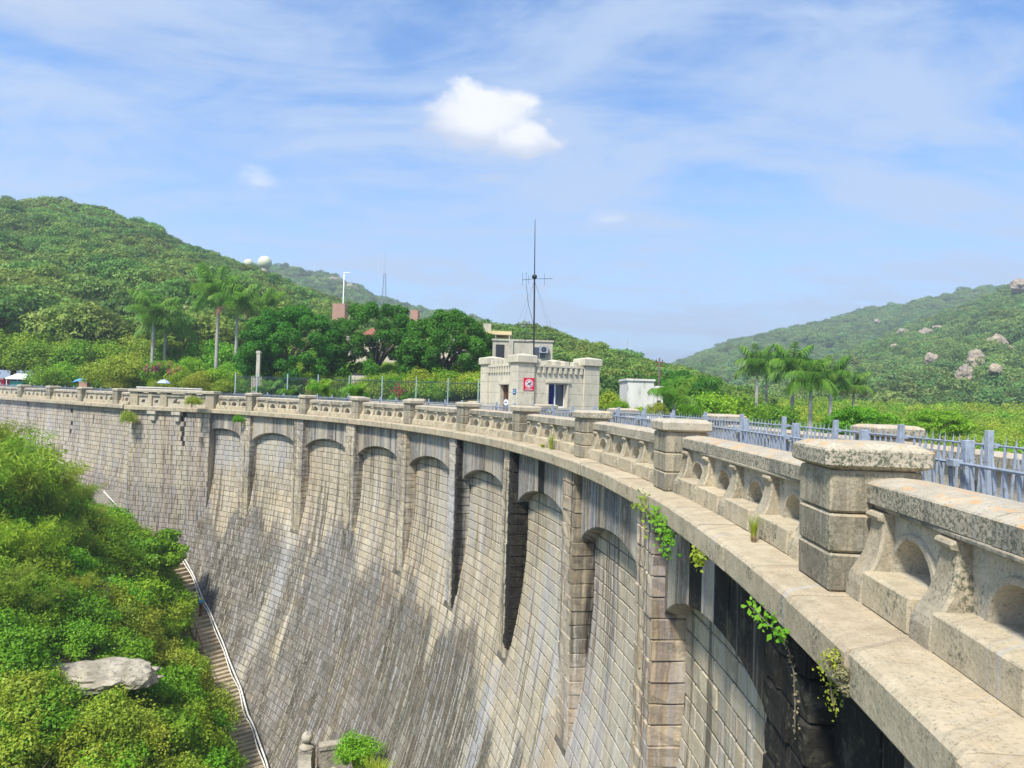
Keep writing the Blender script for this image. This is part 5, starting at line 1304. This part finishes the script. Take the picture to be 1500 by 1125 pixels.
for (x0, y0) in ((0, 0), (3.70, 0), (0, 3.64), (3.70, 3.64)):
    pr = put('corner_pier', mesh('corner_pier', *block(x0 + .01, x0 + .89, y0 + .01, y0 + .89, -.01, 3.24, .01, 0), M['mortar']), gh)
    for k in range(6):
        z0 = [0, .62, 1.22, 1.80, 2.36, 2.80][k]; z1 = [.62, 1.22, 1.80, 2.36, 2.80, 3.24][k]
        gblock(x0, x0 + .90, y0, y0 + .90, z0 + .004, z1 - .004, 'block', pr)
    m_ = MB(); hwc = .55; cx_, cy_ = x0 + .45, y0 + .45; pf = [(.05, 3.245), (0, 3.29), (0, 3.60), (.03, 3.63), (.50, 3.72)]
    V = []
    for ins, zc in pf:
        h = hwc - ins; ch = .03 * h / hwc
        for sx, sy in ((-1, -1), (1, -1), (1, 1), (-1, 1)):
            p1, p2 = (sx*h, sy*(h-ch)), (sx*(h-ch), sy*h)
            if sx*sy < 0: p1, p2 = p2, p1
            V += [(cx_ + p1[0], cy_ + p1[1], zc), (cx_ + p2[0], cy_ + p2[1], zc)]
    Q = [(a*8+q, a*8+(q+1) % 8, a*8+8+(q+1) % 8, a*8+8+q) for a in range(4) for q in range(8)] + [tuple(range(8))[::-1], tuple(32+q for q in range(8))]
    put('pier_cap', mesh('pier_cap', V, Q, M['gate']), pr)
gblock(.96, 3.70, .10, .50, 2.865, 2.94, 'string_course'); gblock(.10, .50, .96, 3.64, 2.865, 2.94, 'string_course')
gblock(.96, 3.70, .02, .50, 3.10, 3.22, 'cornice'); gblock(.02, .50, .96, 3.64, 3.10, 3.22, 'cornice')
gblock(.96, 3.70, .13, .50, 2.94, 3.10, 'frieze'); gblock(.13, .50, .96, 3.64, 2.94, 3.10, 'frieze')
for x in np.arange(1.08, 3.6, .30): gblock(x, x + .15, .03, .128, 2.80, 3.098, 'dentil')
for y in np.arange(1.08, 3.5, .30): gblock(.03, .128, y, y + .15, 2.80, 3.098, 'dentil')
for x in np.arange(1.02, 3.6, .52): gblock(x, x + .28, 0.06, .44, 3.222, 3.42, 'merlon')
for y in np.arange(1.02, 3.5, .52): gblock(.06, .44, y, y + .28, 3.222, 3.46, 'merlon')
gblock(WX0 - .18, WX1 + .18, .04, .12, WZ1, WZ1 + .13, 'lintel')
gblock(WX0 - .10, WX0, .08, .45, WZ0, WZ1, 'jamb'); gblock(WX1, WX1 + .10, .08, .45, WZ0, WZ1, 'jamb'); gblock(WX0 - .12, WX1 + .12, .05, .45, WZ0 - .12, WZ0, 'sill')
win = gblock(WX0, WX1, .40, .44, WZ0, WZ1, 'window', mt='glass', bev=.002)
M['blue_glass'] = mat('blue_blind', (.012, .02, .14), .25); M['frame_w'] = mat('white_frame', (.75, .77, .8), .4)
gblock(WX0 + .03, WX0 + .45, .375, .398, WZ0 + .04, WZ1 - .04, 'blue_pane', win, 'blue_glass', .002)
for a, b, c2_, d_ in ((WX0, WX0 + .05, WZ0, WZ1), (WX0 + .45, WX0 + .52, WZ0, WZ1), (WX1 - .05, WX1, WZ0, WZ1), (WX0, WX1, WZ1 - .05, WZ1), (WX0, WX1, WZ0, WZ0 + .05)): gblock(a, b, .34, .372, c2_, d_, 'frame', win, 'frame_w', .003)
gblock(WX0 + .62, WX0 + .70, .42, .43, WZ0, WZ1, 'curtain', win, 'steel', .002) if False else None
# interior: back walls and roof so that the house is closed
gblock(.5, 4.3, 4.1, 4.45, 0, 3.2, 'rear_wall'); gblock(4.1, 4.45, .5, 4.1, 0, 3.2, 'side_wall'); gblock(.4, 4.3, .4, 4.3, 3.12, 3.18, 'roof')
# door opening in the left wall
gblock(.06, .50, .93, 1.12, 0, 2.2, 'jamb'); gblock(.06, .50, 2.14, 2.30, 0, 2.2, 'jamb'); gblock(.04, .50, .93, 2.34, 2.20, 2.36, 'lintel')
gr_ = empty('iron_gate', (0.28, 1.12, 0), rz=0); gr_.parent = gh; WPOS[gr_.name] = np.zeros(3)
for y in np.linspace(.05, .97, 8): put('bar', mesh('bar', *(lambda m: (m.verts(), m.Q))(MB().tube([(0, y, .02), (0, y, 2.15)], .018, 6)), M['rust']), gr_)
for z in (.3, 1.2, 2.05): put('rail', mesh('rail', *(lambda m: (m.verts(), m.Q))(MB().box((-.015, 0, z - .02), (.015, 1.02, z + .02))), M['rust']), gr_)
gblock(.60, .66, .95, 2.3, 0, 2.2, 'door_leaf', mt='rust')
# signs on the gatehouse
def gworld(x, y, z): c, s = math.cos(rzg), math.sin(rzg); return np.array([G0[0] + c*x - s*y, G0[1] + s*x + c*y, z])
M['red'] = mat('sign_red', (.62, .02, .05), .4); M['signw'] = mat('sign_white', (.8, .8, .8), .4); M['blue_sign'] = mat('sign_blue', (.03, .12, .32), .4); M['ink'] = mat('sign_ink', (.06, .10, .35), .5)
sg = empty('red_sign', gworld(.60, -.005, 2.24), 'square red warning sign with a white round pictogram on the gatehouse corner', 'sign', rz=rzg)
def disc(r0, r1, n=28):
    V = []; Q = []
    for i in range(n):
        a = 2*PI*i/n
        for r in (r0, r1):
            for y in (0, -.006): V.append((r*math.cos(a), y, r*math.sin(a)))
    for i in range(n):
        j = (i+1) % n; p, q = 4*i, 4*j; Q += [(p+1, q+1, q+3, p+3), (p+3, q+3, q+2, p+2), (p, p+2, q+2, q), (p+1, p, q, q+1)]
    return V, Q
put('plate', mesh('plate', *(lambda m: (m.verts(), m.Q))(MB().box((-.29, -.02, -.30), (.29, 0, .30))), M['red']), sg)
V, Q = disc(.001, .215); put('disc', mesh('disc', V, Q, M['signw']), sg, (0, -.0205, .02))
V, Q = disc(.16, .185); put('ring', mesh('ring', V, Q, M['red']), sg, (0, -.027, .02))
put('bar', mesh('bar', *(lambda m: (m.verts(), m.Q))(MB().box((-.165, -.006, -.012), (.165, 0, .012))), M['red']), sg, (0, -.034, .02)).rotation_euler = (0, .8, 0)
m_ = MB(); m_.tube([(-.09, 0, -.05), (-.02, 0, .01), (.06, 0, .03)], .022, 6); m_.lathe((.085, 0, .06), [(0, -.035), (.03, -.02), (.035, 0), (.03, .02), (0, .035)], 8); m_.tube([(-.02, 0, .01), (.02, 0, -.06), (.09, 0, -.07)], .016, 6)
put('pictogram', mesh('pictogram', m_.verts(), m_.Q, M['dark']), sg, (0, -.03, .02))
for z in (-.245,): put('caption', mesh('caption', *(lambda m: (m.verts(), m.Q))(MB().box((-.2, -.004, -.012), (.2, 0, .012))), M['signw']), sg, (0, -.0205, z))
bs = empty('blue_plate', gworld(.35, -.004, 1.9), 'small blue number plate on the gatehouse beside its gate', 'sign', rz=rzg)
bs.location = gworld(-.004, .30, 1.86); bs.rotation_euler.z = rzg - PI/2
put('plate', mesh('plate', *(lambda m: (m.verts(), m.Q))(MB().box((-.16, -.015, -.13), (.16, 0, .13))), M['blue_sign']), bs)
for z in (.04, -.04): put('line', mesh('line', *(lambda m: (m.verts(), m.Q))(MB().box((-.10, -.004, z - .012), (.10, 0, z + .012))), M['signw']), bs, (0, -.0155, 0))
ov = empty('oval_notice', gworld(.20, 1.65, 1.32), 'white rounded notice with blue writing hanging on the gatehouse gate', 'sign', rz=rzg - PI/2)
V, Q = disc(.001, .2); V = [(x*1.35, y*2, z*.78) for x, y, z in V]; put('plate', mesh('plate', V, Q, M['signw']), ov)
for j in range(4): put('glyph', mesh('glyph', *(lambda m: (m.verts(), m.Q))(MB().box((-.15 + j*.08, -.004, -.035), (-.09 + j*.08, 0, .035))), M['ink']), ov, (0, -.0125, 0))

# ---- radio mast on the roof
mp_ = gworld(1.45, 1.2, 3.18); mast = empty('radio_mast', mp_, 'tall thin black radio mast with cross arms and guy wires on the gatehouse roof', 'antenna')
def mput(name, pts, r, mt='dark', n=6): m_ = MB().tube(pts, r, n); return put(name, mesh(name, m_.verts(), m_.Q, M[mt]), mast)
dY = mp_[1]; H1 = at(785, 405, dY)[2] - mp_[2]; H2 = at(787, 321, dY)[2] - mp_[2]
mput('lower_pole', [(0, 0, 0), (0, 0, H1)], .045); mput('upper_pole', [(0, 0, H1), (0, 0, H1*.5 + H2*.5), (0, 0, H2)], [.032, .026, .014])
put('collar', mesh('collar', *(lambda m: (m.verts(), m.Q))(MB().lathe((0, 0, H1 - .12), [(0, 0), (.10, .02), (.14, .10), (.10, .2), (0, .22)], 10)), M['dark']), mast)
mput('boom', [(-.62, 0, H1 - .18), (.0, 0, H1 - .12), (.9, .0, H1 - .10)], .012)
for x, h in ((-.6, .32), (-.42, .38), (-.3, .22), (.5, .3)): mput('element', [(x, 0, H1 - .15 - h), (x, 0, H1 - .15 + h)], .008)
for dx, dy, dz in ((-1.5, 1.2, .4), (-1.0, -.5, .2), (1.6, 1.0, .3), (1.4, 2.2, .2)): mput('guy_wire', [(0, 0, H1 - .2), (dx, dy, dz)], .004, n=3)
mput('cable', [(-.4, 0, H1 - .5), (-.3, 0, H1 - 1.4), (0, 0, H1 - 2.5)], .010, n=4)
for z in (1.25, 1.65): mput('bracket', [(0, 0, z), (-.45, 0, z - .05)], .018)
mput('bracket', [(-.45, 0, 1.2), (-.45, 0, 1.6)], .018)
mast.rotation_euler.y = -.02
put('base_box', mesh('base_box', *(lambda m: (m.verts(), m.Q))(MB().box((-.16, -.16, -.0), (.16, .16, .16))), M['signw']), mast)

# ================================================================== BUILDINGS BEHIND
def bld(name, x0, x1, yt, yb, Y, depth, label, mt='concrete', cat='building'):
    a, b = at(x0, yb, Y), at(x1, yb, Y); t = at((x0+x1)/2, yt, Y)
    o = empty(name, ((a[0]+b[0])/2, Y + depth/2, min(a[2], b[2])), label, cat); h = t[2] - o.location[2]; w_ = b[0] - a[0]
    m_ = MB().box((-w_/2, -depth/2, -2), (w_/2, depth/2, h)); put('walls', mesh('walls', m_.verts(), m_.Q, M[mt]), o)
    m_ = MB().box((-w_/2 - .1, -depth/2 - .1, h + .002), (w_/2 + .1, depth/2 + .1, h + .16)); put('parapet', mesh('parapet', m_.verts(), m_.Q, M[mt]), o)
    return o, w_, h
def bx(o, name, a, b, mt, parent=None): m_ = MB().box(a, b); return put(name, mesh(name, m_.verts(), m_.Q, M[mt]), parent or o)
o, w_, h = bld('concrete_building', 720, 808, 500, 560, 66, 7, 'cream flat roofed concrete building behind the gatehouse', 'concrete')
y_ = -3.5
bx(o, 'recess_shade', (-w_/2 + .3, y_ - .02, h - 1.9), (-w_/2 + 1.1, y_ + .02, h - .35), 'dark')  # thin dark plate on the wall; shade of a recess put in as colour
f = bx(o, 'window', (w_/2 - 1.7, y_ - .03, h - 1.5), (w_/2 - .7, y_ - .005, h - .5), 'glass'); bx(o, 'frame', (w_/2 - 1.22, y_ - .06, h - 1.5), (w_/2 - 1.18, y_ - .032, h - .5), 'white', f)
bx(o, 'pilaster', (-w_/2 + 1.5, y_ - .15, -2), (-w_/2 + 1.9, y_ - .002, h - .01), 'concrete')
bx(o, 'roof_terrace', (-w_/2 - .6, -1.5, h + .162), (-w_/2 + 1.6, 2.5, h + .26), 'concrete')
for x in (-w_/2 - .5, -w_/2 + .2, -w_/2 + 1.5): bx(o, 'post', (x - .05, -1.4, h + .262), (x + .05, -1.3, h + .72), 'frame_w')
M['canopy'] = mat('ochre_canopy', (.62, .50, .28), .7); bx(o, 'canopy', (-w_/2 - .7, -1.7, h + .722), (-w_/2 + 1.7, 2.5, h + 1.05), 'canopy'); bx(o, 'chimney', (-w_/2 - 1.1, 1, h - 1), (-w_/2 - .35, 1.8, h + 2.0), 'concrete')
b = at(797, 511, 65.2); ac = empty('air_conditioner', (b[0], b[1] + .5, b[2] - .35), 'grey air conditioning unit on the wall of the concrete building', 'air conditioner')
bx(ac, 'casing', (-.4, -.15, 0), (.4, .15, .62), 'steel'); put('fan_grille', mesh('fan_grille', *disc(.05, .24), M['dark']), ac, (0, -.152, .31)); bx(ac, 'bracket', (-.42, -.12, -.06), (.42, .12, -.002), 'dark')
o, w_, h = bld('white_hut', 918, 957, 558, 602, 56, 4, 'small stained white building right of the gatehouse', 'white')
bx(o, 'side_wing', (w_/2 + .002, -1.9, -2), (w_/2 + .75, 1.5, h - .35), 'white'); bx(o, 'opening', (w_/2 + .3, -1.92, .3), (w_/2 + .6, -1.902, .9), 'dark')  # opening is a flat dark plate, its inner shade painted; wall uncut
M['pink'] = noisy('pink_render', (.46, .27, .20), (.40, .25, .19), 1, .9, .1, 8); M['roof'] = noisy('red_roof', (.30, .12, .08), (.24, .10, .07), 2, .9, .2, 10)
o, w_, h = bld('villa', 500, 690, 497, 560, 88, 8, 'pale villa hidden behind the three round trees', 'cream')
for x, x2, yt, yb, nm, mt in ((485, 503, 444, 500, 'chimney_block', 'pink'), (600, 611, 454, 480, 'roof_turret', 'pink')):
    a, b, t = at(x, yb, 88), at(x2, yb, 88), at(x, yt, 88); bx(o, nm, (a[0] - o.location[0], -3.9, h + .17), (b[0] - o.location[0], -2, t[2] - o.location[2]), mt)
a = at(520, 470, 88) - np.array(o.location); b2 = at(640, 460, 88) - np.array(o.location)
m_ = MB().add([(a[0], -3, h + .17), (b2[0], -3, h + .17), (b2[0], 3, h + .17), (a[0], 3, h + .17), (a[0] + 1.5, -1, h + 1.5), (b2[0] - 1.5, -1, h + 1.5)], [(0, 1, 5, 4), (1, 2, 5), (2, 3, 4, 5), (3, 0, 4)]); put('roof', mesh('roof', m_.verts(), m_.Q, M['roof']), o)
for x in (-7, -4.6, -2.2, .4, 3, 5.6): wd = bx(o, 'window', (x, -4.03, h - 2.6), (x + 1.1, -4.005, h - 1.2), 'glass'); bx(o, 'frame', (x + .52, -4.06, h - 2.6), (x + .58, -4.032, h - 1.2), 'white', wd)
a, b = at(515, 556, 68), at(662, 556, 68); rw = empty('terrace_wall', ((a[0]+b[0])/2, 68, 0), 'low pale terrace wall under the round trees', 'wall')
zt = at(590, 551, 68)[2]
bx(rw, 'wall_body', (-(b[0]-a[0])/2, 0, 0), ((b[0]-a[0])/2, .3, zt), 'cream'); bx(rw, 'coping', (-(b[0]-a[0])/2, -.06, zt + .002), ((b[0]-a[0])/2, .36, zt + .12), 'dark')
a, b = at(200, 567, 66), at(296, 570, 66); rw = empty('garden_wall', ((a[0]+b[0])/2, 66, 0), 'low cream garden wall behind the bastion', 'wall')
zt = at(250, 567.5, 66)[2]; bx(rw, 'wall_body', (-(b[0]-a[0])/2, 0, 0), ((b[0]-a[0])/2, .3, zt - .1), 'cream'); bx(rw, 'coping', (-(b[0]-a[0])/2, -.05, zt - .098), ((b[0]-a[0])/2, .35, zt), 'white')

# ---- tall dark fence
M['fence_dark'] = mat('dark_green_paint', (.035, .06, .07), .5); M['fence_post'] = mat('pale_green_post', (.30, .42, .42), .5)
tf0, tf1 = at(345, 560, 60.5), at(703, 560, 57.0); tf = empty('tall_fence', ((tf0[0]+tf1[0])/2, 58.7, 0), 'tall dark railing with pale green posts below the round trees', 'fence')
tt0 = np.array(tf.location); L_ = np.linalg.norm(tf1[:2] - tf0[:2]); nb = int(L_ / .14)
bm_ = MB().box((-.014, -.014, 0), (.014, .014, 2.66)); bme = mesh('bar', bm_.verts(), bm_.Q, M['fence_dark'])
for i in range(nb):
    p = tf0[:2] + (tf1[:2] - tf0[:2]) * (i / nb); put('bar', bme, tf, (p[0] - tt0[0], p[1] - tt0[1], .05))
for px in (345, 378, 425, 471, 517, 565, 614, 659, 701):
    f_ = (px - 345) / 358; p = tf0[:2] + (tf1[:2] - tf0[:2]) * f_; q = bx(tf, 'post', (p[0]-tt0[0]-.04, p[1]-tt0[1]-.06, 0), (p[0]-tt0[0]+.04, p[1]-tt0[1]+.02, 2.95), 'fence_post')
for z in (.3, 2.55):
    m_ = MB().tube([(*(tf0[:2] - tt0[:2]), z), (*(tf1[:2] - tt0[:2]), z)], .025, 4); put('rail', mesh('rail', m_.verts(), m_.Q, M['fence_dark']), tf)
c = at(584, 572, 57.9); orn = empty('fence_ornament', c, 'rusty red cross shaped ornament on the tall dark fence', 'ornament')
for a, b in (((-.62, -.05, -.09), (.62, .0, .09)), ((-.09, -.055, -.62), (.09, -.052 + .05, .62)), ((-.42, -.10, -.28), (.42, -.06, -.20)), ((-.42, -.10, .20), (.42, -.06, .28)), ((-.28, -.14, -.42), (-.20, -.105, .42)), ((.20, -.14, -.42), (.28, -.105, .42))): bx(orn, 'plate', a, b, 'rust')

# ---- pillar, lanterns, poles, masts
def pole(name, x, yb, yt, Y, r, label, mt='frame_w', cat='pole', top=True):
    a = at(x, yb, Y); t = at(x, yt, Y); h = t[2] - a[2]; o = empty(name, a, label, cat)
    m_ = MB().tube([(0, 0, -1), (0, 0, h*.5), (0, 0, h)], [r, r*.85, r*.6], 7); put('shaft', mesh('shaft', m_.verts(), m_.Q, M[mt], True), o); return o, h
o, h = pole('street_lamp', 500, 520, 400, 110, .12, 'tall pale lamp pole rising above the round trees', 'signw', 'lamp post'); bx(o, 'lamp_head', (-.1, -.1, h), (.9, .1, h + .15), 'signw')
o, h = pole('utility_pole', 964, 604, 524, 70, .13, 'brown utility pole behind the white hut', 'bark', 'utility pole')
for z in (h - .5, h - .9): bx(o, 'crossarm', (-.4, -.05, z), (.4, .05, z + .08), 'rust')
for x in (-.3, 0, .3): bx(o, 'insulator', (x - .04, -.04, h - .42), (x + .04, .04, h - .2), 'dark')
def lattice(x, yb, yt, Y, w_, label, arms=()):
    a = at(x, yb, Y); h = at(x, yt, Y)[2] - a[2]; o = empty('lattice_mast', a, label, 'radio mast'); hl = h*.62; m_ = MB()
    for sx, sy in ((-1, -1), (1, -1), (1, 1), (-1, 1)): m_2 = MB().tube([(sx*w_, sy*w_, -2), (sx*w_*.35, sy*w_*.35, hl)], .06*Y/250, 4); put('leg', mesh('leg', m_2.verts(), m_2.Q, M['steel']), o)
    for k in range(12):
        z0, z1 = hl*k/12, hl*(k+1)/12; w0_, w1_ = w_*(1 - .65*k/12), w_*(1 - .65*(k+1)/12)
        for p, q in (((-w0_, -w0_, z0), (w1_, -w1_, z1)), ((w0_, -w0_, z0), (-w1_, -w1_, z1)), ((-w0_, w0_, z0), (-w1_, -w1_, z1)), ((w0_, w0_, z0), (w1_, -w1_, z1))): m_.tube([p, q], .03*Y/250, 3, False)
    put('bracing', mesh('bracing', m_.verts(), m_.Q, M['steel']), o, kind='stuff'); m_ = MB().tube([(0, 0, hl), (0, 0, h)], .05*Y/250, 5); put('whip', mesh('whip', m_.verts(), m_.Q, M['steel']), o)
    for dx, z in arms: m_ = MB().tube([(0, 0, hl*z), (dx, 0, hl*z), (dx, 0, hl*z + h*.35)], .04*Y/250, 4); put('side_antenna', mesh('side_antenna', m_.verts(), m_.Q, M['signw']), o)
    return o
lattice(562, 450, 370, 240, .8, 'slender lattice radio mast on the skyline left of the gatehouse', ((-2.2, .9),))
lattice(918, 532, 496, 190, .5, 'small antenna mast on the wooded skyline right of the gatehouse', ((-.6, .8), (.7, .9)))
def radome(x, y, Y, r, label):
    c = at(x, y, Y); o = empty('radome', (c[0], c[1], c[2] - r*2), label, 'radome'); m_ = MB().lathe((0, 0, r*2), [(r*math.sin(a) + .001, -r*math.cos(a)) for a in np.linspace(.45, PI, 14)], 22); put('dome', mesh('dome', m_.verts(), m_.Q, M['canopy']), o)
    m_ = MB().lathe((0, 0, 0), [(0, -3), (r*.6, -3), (r*.6, r*1.12), (0, r*1.12)], 12); put('base', mesh('base', m_.verts(), m_.Q, M['cream']), o)
M['canopy'] = noisy('pale_yellow_dome', (.66, .68, .48), (.58, .62, .42), 1.5, .6, .05, 4)
radome(388, 385, 262, 2.5, 'pale yellow radome on the ridge of the left hill'); radome(364, 386, 266, 1.7, 'smaller pale radome left of the larger one on the ridge')
for x, Y, lb in ((1315, 330, 'small pale lamp post standing in the trees of the right hill'), (1376, 320, 'pale lamp post on the right hill below the square brown boulder')): pole('lamp_post', x, 582, 560, Y, .35, lb, 'signw', 'lamp post')
b = at(1433, 612, 260); o = empty('small_pavilion', b, 'little pink roofed pavilion among the trees at the far right', 'pavilion'); bx(o, 'walls', (-1.8, -1.5, -2), (1.8, 1.5, .8), 'cream'); m_ = MB().add([(-2.4, -2, .8), (2.4, -2, .8), (2.4, 2, .8), (-2.4, 2, .8), (-.6, 0, 2), (.6, 0, 2)], [(0, 1, 5, 4), (1, 2, 5), (2, 3, 4, 5), (3, 0, 4)]); put('roof', mesh('roof', m_.verts(), m_.Q, M['pink']), o)
a = at(378, 552, 66); o = empty('stone_pillar', a, 'pale square pillar on a dark stone base left of the round trees', 'pillar'); hh = at(378, 514, 66)[2] - a[2]
bx(o, 'base', (-.5, -.4, -2), (.5, .4, .0), 'rock_grey'); bx(o, 'shaft', (-.16, -.16, .002), (.16, .16, hh - .25), 'concrete'); bx(o, 'cap', (-.2, -.2, hh - .248), (.2, .2, hh), 'concrete')
for x, y0, y1, lb in ((281, 522, 507, 'white cylinder lantern before the rocks, leftmost of three'), (320, 527, 513, 'white cylinder lantern right of the tallest garden palm'), (326, 525, 511, 'white cylinder lantern touching its left neighbour by the palm')):
    a = at(x, y0, 94); o = empty('lantern', a, lb, 'lantern'); h = at(x, y1, 94)[2] - a[2]; m_ = MB().lathe((0, 0, 0), [(0, -1), (.06, -1), (.06, 0), (.24, 0), (.24, h), (0, h)], 10); put('body', mesh('body', m_.verts(), m_.Q, M['signw'], False), o); put('top', mesh('top', *(lambda m: (m.verts(), m.Q))(MB().lathe((0, 0, h + .002), [(0, 0), (.28, 0), (.1, .14), (0, .16)], 10)), M['steel']), o)

# ---- stalls and umbrellas by the wing
a = at(34, 575, 83); o = empty('canopy_stall', a, 'white market canopy over a green counter at the far left', 'canopy'); hz = at(34, 554, 83)[2] - a[2]; M['white_cloth'] = mat('white_canvas', (.8, .82, .82), .8); M['green'] = mat('green_counter', (.05, .33, .26), .5)
m_ = MB().add([(-1.45, -1, hz), (1.45, -1, hz), (1.45, 1, hz), (-1.45, 1, hz), (-.7, -.2, hz + .5), (.7, -.2, hz + .5), (-1.45, -1, hz - .15), (1.45, -1, hz - .15), (1.45, 1, hz - .15), (-1.45, 1, hz - .15)], [(0, 1, 5, 4), (1, 2, 5), (2, 3, 4, 5), (3, 0, 4), (0, 6, 7, 1), (1, 7, 8, 2), (2, 8, 9, 3), (3, 9, 6, 0)]); put('canopy_top', mesh('canopy_top', m_.verts(), m_.Q, M['white_cloth']), o)
for x, y in ((-1.35, -.9), (1.3, -.9), (1.3, .9), (-1.35, .9)): bx(o, 'leg', (x - .03, y - .03, -1), (x + .03, y + .03, hz - .02), 'signw')
bx(o, 'counter', (-1.2, -.6, -1), (.3, .4, hz - .35), 'green')
a = at(3, 572, 84); o = empty('red_stall', a, 'red stall at the left edge of the picture', 'stall'); hz = at(3, 552, 84)[2] - a[2]; bx(o, 'body', (-1.5, -.6, -1), (.55, .6, hz - .3), 'red'); bx(o, 'board', (-.9, -.64, hz - .9), (.2, -.605, hz - .55), 'signw'); bx(o, 'awning', (-1.7, -.9, hz - .298), (.7, .7, hz - .15), 'pink')
M['umb_blue'] = mat('blue_umbrella', (.10, .32, .60), .6); M['umb_pale'] = mat('pale_blue_umbrella', (.42, .52, .75), .6)
for x, y, Y, r, mt, lb, tl in ((117, 556, 78, .75, 'umb_blue', 'blue umbrella tilted above the left parapet', -.25), (240, 558, 67, .62, 'umb_pale', 'pale blue parasol just above the bastion', 0)):
    c = at(x, y, Y); o = empty('umbrella', (c[0], c[1], 0), lb, 'umbrella'); z = c[2] + .15; V = [(0, 0, z)] ; n = 8
    for j in range(n): a_ = 2*PI*j/n; V.append((r*.6*math.cos(a_), r*.6*math.sin(a_), z - .13 + r*.6*math.cos(a_)*-tl))
    for j in range(n): a_ = 2*PI*j/n; V.append((r*math.cos(a_), r*math.sin(a_), z - .36 + r*math.cos(a_)*-tl))
    Q = [(0, 1+j, 1+(j+1) % n) for j in range(n)] + [(1+j, 1+n+j, 1+n+(j+1) % n, 1+(j+1) % n) for j in range(n)]; put('canopy_cloth', mesh('canopy_cloth', V, Q, M[mt]), o)
    m_ = MB().tube([(0, 0, 0), (0, 0, z)], .02, 6); put('shaft', mesh('shaft', m_.verts(), m_.Q, M['steel']), o)
a = at(123, 575, 77); o = empty('vendor_cart', (a[0], a[1], 0), 'reddish box beneath the blue umbrella', 'cart'); bx(o, 'body', (-.4, -.3, .3), (.45, .3, 1.75), 'pink'); bx(o, 'lid', (-.44, -.34, 1.752), (.49, .34, 1.82), 'cream')
for x in (-.25, .3): put('wheel', mesh('wheel', *disc(.02, .2), M['dark']), o, (x, -.31, .22))

# ---- the air: one thin veil of haze
hz_ = bpy.data.materials.new('haze_air'); hz_.use_nodes = True; t = hz_.node_tree; t.nodes.clear(); pv = nd(t, 'ShaderNodeVolumePrincipled'); pv.inputs['Color'].default_value = (.80, .88, 1, 1); pv.inputs['Density'].default_value = HAZE; pv.inputs['Anisotropy'].default_value = .2
mo = nd(t, 'ShaderNodeOutputMaterial'); t.links.new(pv.outputs[0], mo.inputs['Volume'])
m_ = MB().box((-1700, -500, -30), (2700, 4200, 125)); o = m_.world('haze', hz_, kind='stuff')
